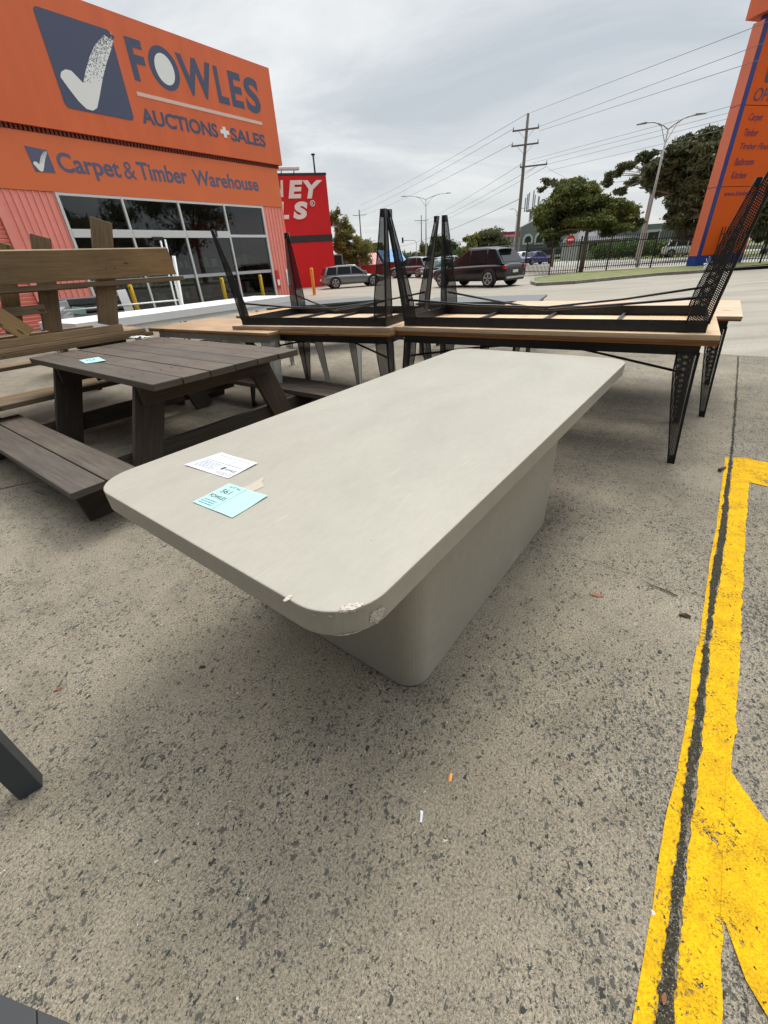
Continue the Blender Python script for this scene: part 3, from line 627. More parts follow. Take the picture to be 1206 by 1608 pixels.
steel_table('cafe_table', 'upright timber cafe table behind the right stack, its corner sticking out at the right', (NR3[0]-L3*math.cos(d3), NR3[1]-L3*math.sin(d3)), L3, 1.25, d3, H=.80, top_m=slatp)
p4 = gp(232, 515, .80); d4 = R(-35)
steel_table('cafe_table', 'bare honey timber table with pale steel legs beside the dark picnic table', p4, 2.0, .90, d4, H=.80, frame_m=wsteel, perf_m=perfw, splay=.04)
p5 = (p4[0]-math.sin(d4)*.96+.25, p4[1]+math.cos(d4)*.96+.05)
steel_table('cafe_table', 'second honey timber table with pale steel legs, farther back behind the left stack', p5, 2.0, .90, d4, H=.80, frame_m=wsteel, perf_m=perfw, splay=.04)

# ================================================================== PICNIC TABLES
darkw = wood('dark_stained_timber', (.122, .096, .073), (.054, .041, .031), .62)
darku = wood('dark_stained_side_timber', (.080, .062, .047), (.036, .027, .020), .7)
brownw = wood('weathered_brown_timber', (.215, .150, .088), (.115, .076, .043), .75)
lightw = wood('light_treated_timber', (.40, .275, .155), (.22, .145, .078), .75)
plankw = wood('weathered_plank_timber', (.235, .178, .112), (.145, .105, .064), .75)
scrm = mat('dark_screw', (.015, .014, .013), .5)
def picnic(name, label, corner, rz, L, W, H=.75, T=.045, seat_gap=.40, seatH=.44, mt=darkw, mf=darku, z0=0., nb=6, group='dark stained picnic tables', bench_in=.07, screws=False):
    o = empty(name, (*corner, z0), label, 'picnic table', rz, group)
    # local: origin under the near right top corner, x runs back along the long side (negative), y away
    bw = W/nb
    for i in range(nb):
        mb = MB(); mb.box(-L+random.uniform(-.006, .006), random.uniform(-.004, .004), i*bw+.003, (i+1)*bw-.003, H-T, H+random.uniform(-.0015, .0015)); tb_ = mb.build('top_board', mt, o, bevel=.005)
        if screws:
            for xx in (-L+.38, -.38):
                for yy in (.3, .7): mb = MB(); mb.tube([(xx, (i+yy)*bw, H-.003), (xx, (i+yy)*bw, H+.0022)], .0045, 7); mb.build('screw', scrm, tb_)
    for s, nm in ((0, 'near'), (1, 'far')):
        for j in range(2):
            y = -seat_gap-(j+1)*.196 if s == 0 else W+seat_gap+j*.196
            mb = MB(); mb.box(-L+bench_in, -bench_in, y, y+.188, seatH-.045, seatH); mb.build('seat_board', mt, o, bevel=.006)
    for x in (-L+.38, -.38):
        for s in (0, 1):
            y0 = .16 if s == 0 else W-.16; sg = -1 if s == 0 else 1
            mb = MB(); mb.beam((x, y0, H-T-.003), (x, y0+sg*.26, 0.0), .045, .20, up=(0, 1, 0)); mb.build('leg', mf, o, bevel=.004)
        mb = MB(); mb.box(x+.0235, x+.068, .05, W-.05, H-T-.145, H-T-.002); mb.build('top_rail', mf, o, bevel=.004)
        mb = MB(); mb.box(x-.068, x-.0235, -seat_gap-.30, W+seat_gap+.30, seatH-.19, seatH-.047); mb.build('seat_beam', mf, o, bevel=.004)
        mb = MB(); mb.beam((x-.0002, .34, H-T-.15), (x+.30 if x < -1 else x-.30, .50, H-T-.02), .04, .09); mb.build('diagonal_brace', mf, o, bevel=.003)
    for x in (-L+.16, -.14):      # end blocks that carry the seats
        for s in (0, 1):
            y = -seat_gap-.2 if s == 0 else W+seat_gap+.2; sg = -1 if s == 0 else 1
            mb = MB(); mb.beam((x-.045, y+sg*-.02, seatH-.048), (x-.085, y-sg*.06, .0), .045, .33, up=(0, 1, 0)); mb.build('seat_support', mf, o, bevel=.004)
    return o
pc = gp(238, 604, .75)
picnic('picnic_table', 'dark brown stained picnic table with plank benches left of the concrete table', pc, R(-38.6), 2.2, 1.2, seat_gap=.25, seatH=.31, bench_in=-.04, screws=True)
# the second dark one stands square to it, farther left, carrying the upturned light one
O2 = Vector((-2.636, 5.449)); PA = R(51.2)
# local x of the second runs along the yard, so its near long edge faces the first
o2 = picnic('picnic_table', 'dark brown picnic table at the far left, buried under an upturned light timber one', (O2.x, O2.y), PA, 2.2, 1.25, seat_gap=.34, mt=brownw)
# upturned light picnic frame: everything measured in the plane of the near edge
def Fr(s, z, y=0.05): return (s, y, z-.751)
lo = empty('picnic_table', (O2.x, O2.y, .751), 'upturned light brown timber picnic setting stacked on a dark one, wide plank across its posts', 'picnic table', PA)
for i in range(5):
    mb = MB(); y0 = .02+i*.155; mb.box(-2.25, -.05+random.uniform(-.03, .02), y0, y0+.148, .001, .042); mb.build('top_board', lightw, lo, bevel=.005)
mb = MB(); mb.box(-2.3, -.30, .045, .09, .044, .115); mb.build('batten', lightw, lo, bevel=.004)
mb = MB(); mb.box(-2.2, -.45, .46, .51, .044, .11); mb.build('batten', lightw, lo, bevel=.004)
mb = MB(); mb.beam((-.415, .115, .117), (-.115, .115, 1.10), .20, .045, up=(0, 1, 0)); mb.build('post', brownw, lo, bevel=.005)
mb = MB(); mb.beam((-.93, .24, .117), (-.69, .24, .965), .165, .045, up=(0, 1, 0)); mb.build('post', brownw, lo, bevel=.005)
mb = MB(); mb.beam((-1.22, .42, .117), (-.98, .42, .92), .15, .045, up=(0, 1, 0)); mb.build('post', brownw, lo, bevel=.005)
mb = MB(); mb.beam((-1.19, .09, .125), (-1.62, .09, .62), .16, .045, up=(0, 1, 0)); mb.build('diagonal_brace', lightw, lo, bevel=.005)
mb = MB(); mb.beam((-.9, .30, .82), (-1.5, .46, .70), .10, .045, up=(0, 0, 1)); mb.build('diagonal_brace', brownw, lo, bevel=.005)
# plank leaning back slightly, its lower edge nearer
mb = MB(); mb.beam((-2.4, -.005, .705), (.47, -.005, .705), .045, .275, up=(0, -.28, 1)); pk = mb.build('seat_plank', plankw, lo, bevel=.005)
for v in pk.data.vertices:      # sawn at a slant
    if v.co.x > 0: v.co.x += (.705-v.co.z)*.25
mb = MB(); mb.box(-2.2, .60, .03, .17, .50, .548); mb.build('seat_board', brownw, lo, bevel=.006)
mb = MB(); mb.box(-2.0, -.45, .20, .33, .49, .535); mb.build('seat_board', brownw, lo, bevel=.006)
mb = MB(); mb.box(-1.9, -.95, .10, .145, .30, .38); mb.build('cross_rail', brownw, lo, bevel=.004)
scr = mat('screw_steel', (.02, .02, .02), .5)
mb = MB()
for (px, py) in ((163, 401), (177, 401), (164, 422), (178, 422)):
    s_, z_ = onwall(px, py, (O2.x, O2.y), PA); zl = z_-.751; yy = -.03+.28*(zl-.705)
    mb = MB(); mb.tube([(s_, yy+.012, zl), (s_, yy-.002, zl)], .0055, 8); mb.build('screw', scr, pk)

# small paper and crumpled tissue on the dark picnic table
paper('paper_label', [(124, 566), (135, 571), (167, 567), (155, 561)], .7525, paperg, 'small mint green ticket on the dark brown picnic table', marks=[('print', inkgreen, writing(.2, .6, .2, .7, 3, 21))], seed=6)
rnd = random.Random(4); mb = MB(); cx, cy = gp(222, 529, .76)
n = 9; grid = []
for j in range(5):
    for i in range(n): grid.append((cx+(i-4)*.036*math.cos(-.5)-(j-2)*.02*math.sin(-.5)+rnd.uniform(-.008, .008), cy+(i-4)*.036*math.sin(-.5)+(j-2)*.02+rnd.uniform(-.008, .008), .754+abs(rnd.gauss(0, .010))))
k = mb.verts(grid)
for j in range(4):
    for i in range(n-1): a = k+j*n+i; mb.face([a, a+1, a+n+1, a+n])
tag(mb.build('paper_tissue', mat('tissue', (.72, .71, .68), .8)), 'crumpled off-white tissue at the far corner of the dark picnic table', 'tissue')
# ================================================================== WAREHOUSE
WC = (-3.92, 24.53); WA = math.pi/2-0.6594
orange = mat('orange_paint', (.72, .135, .036), .5, var=.07, vscale=.8, stretch=(2.5, 2.5, .35)); orangel = mat('orange_paint_fascia', (.76, .165, .05), .55, var=.05, vscale=.8)
salmon = mat('salmon_cladding', (.90, .31, .25), .5, var=.05, vscale=1.2)
navy = mat('slate_blue_paint', (.072, .085, .15), .6); navyl = mat('slate_blue_vinyl', (.11, .115, .19), .6); whitep = mat('white_paint', (.86, .86, .84), .5)
alum = mat('white_aluminium', (.66, .67, .67), .4); darkseam = mat('dark_gap', (.03, .02, .02), .8); pinkred = mat('red_poster', (.60, .03, .04), .5)
wb = empty('warehouse_building', WC, 'orange and salmon warehouse with a big tick sign above dark shop windows', 'building', WA)
mb = MB(); mb.box(-20, .30, -.10, .5, 5.37, 8.56); mb.build('sign_panel', orange, wb)
mb = MB(); mb.box(-20, .02, 0, .5, 3.80, 5.24); mb.build('fascia', orangel, wb)
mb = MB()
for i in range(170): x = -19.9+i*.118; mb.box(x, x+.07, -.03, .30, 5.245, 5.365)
tag(mb.build('corrugated_soffit', mat('dark_red_steel', (.16, .03, .02), .7), wb), kind=None)  # dark red ribs between the fascia and the sign panel
def ribbed(x0, x1, z0, z1, p=.19, d=.032, y=.04):
    mb = MB(); pts = []; x = x0
    while x < x1-.01:
        pts += [(x, y), (min(x+p*.72, x1), y), (min(x+p*.78, x1), y-d), (min(x+p*.94, x1), y-d)]; x += p
    pts += [(x1, y), (x1, y+.15), (x0, y+.15)]
    mb.prism(pts, z0, z1); return mb
ribbed(-11.22, -9.70, 0, 3.79).build('cladding', salmon, wb)
ribbed(-1.20, .02, 0, 3.79).build('cladding', salmon, wb)
mb = MB(); mb.box(-11.42, -11.24, -.03, .2, 0, 3.79); mb.build('corner_flashing', salmon, wb)
mb = MB()
for i in range(34): z = i*.112; mb.beam((-20, .10, z+.045), (-11.43, .10, z+.045), .10, .085, up=(0, -.5, 1))
mb.build('roller_louvre', salmon, wb)
mb = MB(); mb.box(-20, -11.43, .2, .3, 0, 3.79); mb.build('wall', salmon, wb)
mb = MB(); mb.box(.02, .10, .12, 9, 0, 5.24); mb.box(.1, .26, .52, 9, 5.3, 8.5); mb.box(-20, .26, 8.9, 9, 0, 8.5); mb.build('side_wall', salmon, wb)
mb = MB(); mb.box(-20, .25, .52, 8.9, 8.3, 8.4); mb.build('roof', alum, wb)
mb = MB(); mb.box(-20, .02, .31, 8.9, 3.83, 3.9); mb.build('ceiling', mat('dark_ceiling', (.25, .25, .25), .8), wb)
# shop front: mullions, transoms, panes
MX = [-9.65, -7.60, -5.44, -3.33, -1.25]
def glassmat(name):
    m = bpy.data.materials.new(name); m.use_nodes = True; t = m.node_tree; L = t.links.new; b = t.nodes['Principled BSDF']; o = t.nodes['Material Output']
    gl = N(t, 'ShaderNodeBsdfGlossy'); gl.inputs['Roughness'].default_value = .015; gl.inputs['Color'].default_value = (.80, .84, .86, 1)
    tr = N(t, 'ShaderNodeBsdfTransparent'); tr.inputs['Color'].default_value = (.57, .60, .60, 1)
    fr = N(t, 'ShaderNodeFresnel'); fr.inputs['IOR'].default_value = 1.62
    mx = N(t, 'ShaderNodeMixShader'); L(M_(t, 'MULTIPLY', fr.outputs[0], 1.3, True), mx.inputs[0]); L(tr.outputs[0], mx.inputs[1]); L(gl.outputs[0], mx.inputs[2]); L(mx.outputs[0], o.inputs[0]); return m
GL = glassmat('tinted_glass')
for i, x in enumerate(MX):
    mb = MB(); wd = .09 if i in (0, 4) else .075
    mb.box(x-wd/2, x+wd/2, -.02, .12, 0, 3.79); mb.build('mullion', alum, wb, bevel=.005)
for i in range(4):
    x0, x1 = MX[i]+.05, MX[i+1]-.05
    z0, z1 = (2.58, 2.82) if i < 3 else (2.60, 2.70)
    mb = MB(); mb.box(x0-.01, x1+.01, -.03 if i < 3 else -.01, .11, z0, z1); mb.build('transom', alum, wb, bevel=.005)
    mb = MB(); mb.box(x0-.01, x1+.01, -.01, .1, 3.72, 3.79); mb.build('window_head', alum, wb)
    mb = MB(); mb.box(x0-.01, x1+.01, -.01, .1, .0, .07); mb.build('window_sill', alum, wb)
    for za, zb in ((z1, 3.72), (.07, z0)):
        mb = MB(); k = mb.verts([(x0-.01, .05, za), (x1+.01, .05, za), (x1+.01, .05, zb), (x0-.01, .05, zb)]); mb.face([k, k+1, k+2, k+3]); mb.build('pane', GL, wb)
    mb = MB(); mb.box(x0, x1, .035, .0455, 1.18, 1.30); mb.build('safety_band', mat('frosted_band', (.42, .45, .46), .6), wb)
mb = MB(); mb.box(-6.92, -6.5, -.10, -.03, 2.50, 2.60); mb.build('door_sensor', darkseam, wb)
# inside: floor, back wall, shelving with stock, ceiling light
mb = MB(); mb.box(-18, 0, .15, 8.8, .002, .02); mb.build('shop_floor', mat('shop_floor', (.28, .27, .25), .5), wb)
mb = MB(); mb.box(-18, 0, 7.5, 7.6, .02, 3.8); mb.build('back_wall', mat('inside_wall', (.22, .20, .19), .8), wb)
mb = MB(); mb.box(-3.2, -.3, 3.2, 3.3, .02, 3.4); mb.build('display_wall', mat('inside_red_wall', (.22, .02, .02), .8), wb)
rnd = random.Random(11)
stockc = [(.5, .42, .35), (.35, .06, .05), (.12, .2, .12), (.4, .3, .15), (.08, .1, .15), (.6, .6, .58)]
for bay in range(5):
    x = -9.3+bay*1.75; sh = MB()
    for z in (.35, .95, 1.55): sh.box(x, x+1.55, 1.6, 2.1, z, z+.04)
    for xx in (x, x+1.51):
        sh.box(xx, xx+.04, 2.101, 2.15, .02, 2.1)
    s_ = sh.build('shelf', mat('shelf_grey', (.3, .3, .3), .6), wb)
    for z in (.39, .99, 1.59):
        xx = x+.06
        while xx < x+1.35:
            w_ = rnd.uniform(.12, .3); c = rnd.choice(stockc); st = MB(); st.box(xx, xx+w_, 1.66, 2.0, z+.001, z+rnd.uniform(.2, .48)); st.build('stock', mat('stock_%d' % stockc.index(c), c, .6), s_); xx += w_+rnd.uniform(.02, .2)
# lettering measured on the facade plane
def W(px, py): return onwall(px, py, WC, WA)
ck = MB()
def rounded(poly, r, n=5):
    out = []; m_ = len(poly)
    for i in range(m_):
        p0, p1, p2 = Vector(poly[i-1]), Vector(poly[i]), Vector(poly[(i+1) % m_]); a = p1+(p0-p1).normalized()*r; b = p1+(p2-p1).normalized()*r
        for k in range(n+1): t_ = k/n; q = a*(1-t_)**2+p1*2*t_*(1-t_)+b*t_*t_; out.append((q.x, q.y))
    return out
flatpoly(rounded([(-8.50, 8.08), (-6.36, 8.08), (-6.36, 5.94), (-8.50, 5.94)], .14), -.101, .010).build('logo_panel', navy, wb)
def tick(x0, x1, z0, z1, y, name, seed=2):
    """white tick: rounded solid stroke breaking into specks towards its tip, inside the box"""
    sx, sz = x1-x0, z1-z0
    Q = [W(a/2.68, b/2.68) for a, b in TICK]; qx = [q[0] for q in Q]; qz = [q[1] for q in Q]
    nx = lambda p: (x0+(p[0]-min(qx))/(max(qx)-min(qx))*sx, z0+(p[1]-min(qz))/(max(qz)-min(qz))*sz)
    pl = flatpoly(rounded([nx(q) for q in Q], .012*sx, 3), y, .006).build(name, whitep, wb)
    # chalk stroke breaking up: panel colour showing through towards its upper left
    rnd = random.Random(seed); mb = MB(); L0, R0 = [nx(W(a/2.68, b/2.68)) for a, b in ARM_L], [nx(W(a/2.68, b/2.68)) for a, b in ARM_R]
    for i in range(1500):
        t_ = rnd.random(); u = rnd.random(); m_ = len(L0)-1; j = min(m_-1, int(t_*m_)); f = t_*m_-j
        if rnd.random() > (.10+.75*t_)*(1.05-u*.75): continue
        l = [L0[j][k]*(1-f)+L0[j+1][k]*f for k in (0, 1)]; r = [R0[j][k]*(1-f)+R0[j+1][k]*f for k in (0, 1)]; c = [l[k]*(1-u)+r[k]*u for k in (0, 1)]; q_ = .0075*sx
        pts = [(c[0]+q_*rnd.uniform(.5, 1.3)*math.cos(q*1.2566+rnd.random()*.6), c[1]+q_*rnd.uniform(.5, 1.4)*math.sin(q*1.2566)) for q in range(5)]
        k = mb.verts([(p[0], y-.0062-.0000012*i, p[1]) for p in pts]); mb.face(range(k, k+5))
    o = mb.build('chalk_texture', navy, pl); o['kind'] = 'stuff'
TICK = [(247, 325), (250, 303), (268, 292), (292, 298), (318, 325), (343, 352), (352, 300), (368, 238), (392, 182), (428, 143), (455, 135), (470, 152), (458, 205), (440, 262), (424, 330), (412, 405), (402, 458), (385, 470), (358, 462), (325, 430), (285, 378)]
ARM_L = [(343, 352), (352, 300), (368, 238), (392, 182), (428, 143), (450, 136)]; ARM_R = [(424, 345), (432, 300), (442, 255), (455, 210), (466, 165), (472, 150)]
tick(-8.37, -6.28, 5.99, 8.02, -.1115, 'tick_mark')
def letters(txt, p_l, p_r, z0, z1, bold, m, y=-.101, name='lettering', sh=0.):
    text_shape(txt, (p_l, p_r, z0, z1), .006, bold, sh, y=y).build(name, m, wb)
letters('F', -5.94, -5.40, 7.03, 8.07, .035, navy); letters('W', -4.14, -2.72, 7.02, 8.08, .035, navy); letters('L', -2.60, -2.08, 7.02, 8.06, .035, navy)
letters('E', -1.95, -1.36, 7.02, 8.06, .035, navy); letters('S', -1.22, -.47, 6.98, 8.06, .035, navy)
def ell(cx, cz, rx, rz_, n=36): return [(cx+rx*math.cos(2*math.pi*i/n), cz+rz_*math.sin(2*math.pi*i/n)) for i in range(n)]
flatpoly(ell(-4.70, 7.55, .56, .56), -.101, .006).build('lettering', navy, wb); flatpoly(ell(-4.70, 7.53, .36, .40), -.108, .004).build('letter_centre', whitep, wb)
flatpoly([(-6.0, 6.64), (-.55, 6.64), (-.55, 6.74), (-6.0, 6.74)], -.101, .01).build('white_rule', mat('pale_pink_line', (.75, .55, .48), .5), wb)
letters('AUCTIONS', -6.06, -2.95, 5.92, 6.34, .03, navy); letters('SALES', -2.34, -.52, 5.91, 6.33, .03, navy)
flatpoly([(-2.70, 6.30), (-2.70, 6.20), (-2.83, 6.20), (-2.83, 6.08), (-2.70, 6.08), (-2.70, 5.97), (-2.56, 5.97), (-2.56, 6.08), (-2.42, 6.08), (-2.42, 6.20), (-2.56, 6.20), (-2.56, 6.30)], -.101, .02).build('plus_sign', whitep, wb)
flatpoly([(-10.04, 4.88), (-9.46, 4.84), (-9.44, 4.29), (-10.0, 4.27)], -.001, .008).build('logo_panel', navyl, wb)
tick(-9.98, -9.46, 4.29, 4.84, -.0095, 'tick_mark', 7)
letters('Carpet', -9.28, -7.34, 4.18, 4.83, .022, navyl, -.001); letters('&', -7.22, -6.80, 4.32, 4.80, 0, navyl, -.001)
letters('Timber', -6.70, -4.76, 4.33, 4.84, .022, navyl, -.001); letters('Warehouse', -4.50, -1.26, 4.33, 4.82, .022, navyl, -.001)
# posters on the end cladding
mb = MB(); mb.box(-1.10, -.92, -.03, .005, .45, 1.25); mb.build('poster', pinkred, wb); mb = MB(); mb.box(-1.08, -.94, -.036, -.0302, .60, .85); mb.build('notice', whitep, wb)
mb = MB(); mb.box(-.42, -.22, -.03, .006, .55, 1.25); mb.build('notice', whitep, wb, bevel=.05)

# neighbouring red store
RC_ = gp(529, 448); RA = R(15)
redp = mat('red_cladding', (.62, .012, .016), .5, var=.06, vscale=.5); redw = mat('red_wall', (.66, .010, .014), .5)
rb = empty('tool_store', RC_, 'red store with a charcoal band and white italic lettering behind the warehouse', 'building', RA)
mb = MB(); mb.box(-9, 0, 0, 8, 3.21, 6.50); mb.build('upper_wall', redp, rb)
mb = MB(); mb.box(-9, .03, -.03, 8, 2.80, 3.20); mb.build('charcoal_band', mat('charcoal', (.035, .035, .04), .6), rb)
mb = MB(); mb.box(-9, 0, 0, 8, 0, 2.79); mb.build('lower_wall', redw, rb)
mb = MB(); mb.box(-9, .03, -.03, 8, 6.51, 6.63); mb.build('parapet_cap', mat('charcoal', (.035, .035, .04), .6), rb)
mb = MB(); mb.box(-9, .0, -.035, -.002, 3.205, 3.24); mb.build('flashing', redp, rb)
def RW(px, py): return onwall(px, py, RC_, RA)
def rbox(px0, py0, px1, py1):
    a = RW(px0, py0); b = RW(px1, py1); return (a[0], b[0], b[1], a[1])
zz = lambda x, y: (420+x/6.03, 230+y/6.03)
def rlet(t_, x0, y0, x1, y1, bold=.05, sh=.2):
    a = zz(x0, y0); b = zz(x1, y1); bx = rbox(*a, *b); text_shape(t_, bx, .02, bold, sh, y=-.036).build('lettering', whitep, rb)
rlet('N', 40, 322, 168, 480); rlet('E', 175, 322, 350, 490); rlet('Y', 330, 322, 535, 490, .04, .25)
rlet('L', 90, 525, 210, 687); rlet('S', 225, 525, 395, 687, .06)
a = RW(*zz(425, 540)); q = MB()
ring = [(a[0]+.155*math.cos(i*math.pi/12), -.045, a[1]+.155*math.sin(i*math.pi/12)) for i in range(25)]; q.tube(ring, .022, 5, False); q.build('registered_ring', whitep, rb)
text_shape('R', (a[0]-.07, a[0]+.07, a[1]-.09, a[1]+.09), .01, .02, y=-.036).build('lettering', whitep, rb)
# lamp on the parapet and flue
lt = MB(); p0 = RW(433, 266); p1 = RW(467, 263); lt.box(p0[0], p1[0], -.9, -.45, 6.68, 6.80); lt.build('parapet_lamp', alum, rb, bevel=.02)
br_ = MB(); br_.beam((p0[0]+.3, -.6, 6.74), (p0[0]+.3, .2, 6.55), .05, .05); br_.beam((p1[0]-.3, -.6, 6.74), (p1[0]-.3, .2, 6.55), .05, .05); br_.build('lamp_bracket', steel, rb)
fl = RW(497, 270); ft = RW(493, 245); fm = MB(); fm.tube([(fl[0], .6, 6.4), (fl[0], .6, ft[1]+.15)], .055, 8); fm.tube([(fl[0], .6, ft[1]+.15), (fl[0], .6, ft[1]+.22)], .13, 8); fm.build('flue_pipe', darkseam, rb)
dk = MB(); dk.box(.02, .85, 1.0, 1.1, 0, 2.0); dk.build('side_gate', mat('gate_grey', (.25, .26, .26), .5), rb)
dk = MB(); dk.box(.1, .77, .985, .998, .08, 1.92); dk.build('gate_infill', steel, rb)

# ================================================================== BOLLARDS
ylb = mat('yellow_bollard_paint', (.72, .47, .03), .5, var=.12, vscale=9); orb = mat('orange_bollard_paint', (.85, .32, .04), .5, var=.1, vscale=9)
def bollard(name, x, y, h, m, label, r=.075, group='yellow bollards in front of the shop windows'):
    o = empty(name, (x, y), label, 'bollard', 0, group)
    mb = MB(); mb.tube([(0, 0, 0), (0, 0, h-.03), (0, 0, h)], [r, r, r*.8], 16); mb.build('post', m, o)
    mb = MB(); mb.tube([(0, 0, 0), (0, 0, .015)], [r*1.7, r*1.7], 14); mb.build('base_plate', m, o)
    mb = MB(); mb.tube([(0, -r-.004, h-.14), (0, -r-.004, h-.08)], .018, 6); mb.build('cap_slot', darkseam, o)
def onfac(px, z, off=-.75):      # ground position a little in front of the facade at image column px
    n = (math.sin(WA), -math.cos(WA)); C2 = (WC[0]-off*n[0], WC[1]-off*n[1]); s_ = onwall(px, z, C2, WA)[0]; return (C2[0]+math.cos(WA)*s_, C2[1]+math.sin(WA)*s_)
for px, py, lb in ((214, 480, 'yellow steel bollard seen between the timber posts and the white rack'), (355, 470, 'yellow steel bollard left of the last mullion, in front of the glass'), (413, 460, 'yellow steel bollard nearest the salmon corner cladding')):
    x, y = onfac(px, py, -.9); bollard('bollard', x, y, 1.12, ylb, lb)
x, y = gp(494, 463); bollard('bollard', x, y, 1.25, orb, 'orange bollard standing free before the red store', .085, group=None)

# ================================================================== CARS
tyre = mat('tyre_rubber', (.016, .016, .016), .85); rimm = mat('alloy_rim', (.42, .43, .44), .3, .7); cglass = mat('car_glass', (.012, .014, .016), .08, spec=.3)
redl = mat('tail_lamp_red', (.40, .01, .015), .2, coat=1); headl = mat('head_lamp_clear', (.6, .62, .64), .15, coat=1); plate = mat('number_plate', (.7, .7, .68), .5); blackp = mat('black_plastic', (.02, .02, .022), .5); chrome = mat('silver_trim', (.55, .56, .57), .25, .6)
def car(label, loc, head, kind, paint, L=4.5, Wd=1.82, H=1.48, z=0., detail=True, name='parked_car', roof=None):
    o = empty(name, (loc[0], loc[1], z), label, 'car', head, 'parked cars and passing traffic')
    h = L/2; w2 = Wd/2; suv = kind == 'suv'; g0 = .20 if not suv else .24; belt = H*.60 if not suv else H*.60; bon = H*.54 if not suv else H*.58
    if kind == 'wagon': prof = [(-h, .34, .80*belt, .80), (-h+.07, g0+.05, belt*.97, .90), (-h*.80, g0, belt*1.0, .98), (-h*.35, g0, belt, 1), (h*.22, g0, belt*.98, 1), (h*.50, g0, bon, .99), (h*.86, g0, bon*.90, .92), (h-.06, g0+.06, bon*.74, .80), (h, .36, bon*.60, .66)]
    elif kind == 'suv': prof = [(-h, .42, .74*belt, .80), (-h+.06, g0+.08, belt*.98, .90), (-h*.82, g0, belt*1.02, .98), (-h*.35, g0, belt, 1), (h*.22, g0, belt*.98, 1), (h*.48, g0, bon, .99), (h*.86, g0+.02, bon*.93, .93), (h-.05, g0+.08, bon*.80, .82), (h, .40, bon*.66, .70)]
    else: prof = [(-h, .36, .72*belt, .72), (-h+.07, g0+.06, belt*.95, .86), (-h*.80, g0, belt*1.02, .96), (-h*.40, g0, belt*1.01, 1), (h*.20, g0, belt*.98, 1), (h*.46, g0, bon, .98), (h*.84, g0, bon*.90, .90), (h-.06, g0+.06, bon*.74, .78), (h, .36, bon*.60, .64)]
    rings = []
    for x, zb, zt, k in prof:
        ww = w2*k; m_ = (zb+zt)/2
        half = [(0, zb), (ww*.82, zb), (ww*.97, zb+.12*(zt-zb)), (ww, zb+.45*(zt-zb)), (ww*.975, zb+.80*(zt-zb)), (ww*.90, zb+.96*(zt-zb)), (ww*.6, zt+.005), (0, zt+.02)]
        ring = [(x, y_, z_) for y_, z_ in half]+[(x, -y_, z_) for y_, z_ in half[-2:0:-1]]; rings.append(ring)
    mb = MB(); mb.loft(rings); mb.build('body', paint, o, subsurf=1)
    # cabin
    if kind == 'wagon': st = [(-h+.10, -h+.34), (-h*.55, -h*.5), (-h*.10, -h*.08), (h*.16, h*.08), (h*.44, h*.10)]
    elif kind == 'suv': st = [(-h+.10, -h+.62), (-h*.55, -h*.5), (-h*.10, -h*.08), (h*.18, h*.02), (h*.54, -h*.0)]
    else: st = [(-h*.74, -h*.42), (-h*.42, -h*.30), (-h*.10, -h*.05), (h*.14, h*.05), (h*.46, h*.10)]
    zr = H-.03; zbelt = belt-.05; rr = []
    hts = [zr-.10, zr-.02, zr, zr-.02, zr-.08]
    for (xb, xr), zr_ in zip(st, hts):
        rr.append([(xb, -w2*.90, zbelt), (xb, w2*.90, zbelt), (xr, w2*.66, zr_), (xr, w2*.40, zr_+.03), (xr, 0, zr_+.04), (xr, -w2*.40, zr_+.03), (xr, -w2*.66, zr_)])
    mb = MB(); mb.loft(rr); mb.build('roof', roof or paint, o, bevel=.02)
    zlo, zhi = belt+.01, zr-.10
    def sidept(i_or_xb, xr, zt, s): # point on the side of the cabin
        f = (zt-zbelt)/(zr-.02-zbelt); return (i_or_xb+(xr-i_or_xb)*f, s*(w2*.90+(w2*.66-w2*.90)*f+.008), zt)
    for s in (-1, 1):
        segs = [(1, 2), (2, 3), (0, 1)] if kind != 'sedan' else [(1, 2), (2, 3)]
        lines = {0: (st[0][0]+.10, st[0][1]+.10), 1: st[1], 2: st[2], 3: (st[4][0]-.18, st[4][1]-.12)}
        for a, b_ in segs:
            la, lb2 = lines[a], lines[b_]; g_ = .04
            zh = zhi+.02
            pts = [sidept(la[0]+g_, la[1]+g_, zlo, s), sidept(lb2[0]-g_, lb2[1]-g_, zlo, s), sidept(lb2[0]-g_, lb2[1]-g_, zh, s), sidept(la[0]+g_, la[1]+g_, zh, s)]
            m2 = MB(); k = m2.verts(pts); m2.face([k, k+1, k+2, k+3]); m2.build('side_window', cglass, o)
        if detail:
            m2 = MB(); m2.beam((st[4][0]-.35, s*(w2*.97), belt+.06), (st[4][0]-.18, s*(w2+.14), belt+.08), .09, .12); m2.build('wing_mirror', paint, o, bevel=.02)
    def endglass(xb, xr, sgn, nm):
        f0 = .10; f1 = .90; pts = []
        for f, in ((f0,), (f1,)):
            x_ = xb+(xr-xb)*f+sgn*.012; z_ = zbelt+(zr-.06-zbelt)*f+.01; y_ = (w2*.90+(w2*.66-w2*.90)*f)*.90; pts.append((x_, y_, z_))
        a, b_ = pts; m2 = MB(); k = m2.verts([(a[0], -a[1], a[2]), (a[0], a[1], a[2]), (b_[0], b_[1], b_[2]), (b_[0], -b_[1], b_[2])]); m2.face([k, k+1, k+2, k+3]); m2.build(nm, cglass, o)
    endglass(st[4][0], st[4][1], 1, 'windscreen'); endglass(st[0][0], st[0][1], -1, 'rear_window')
    rw = .325 if not suv else .365; xs = (-h+.80, h-.86)
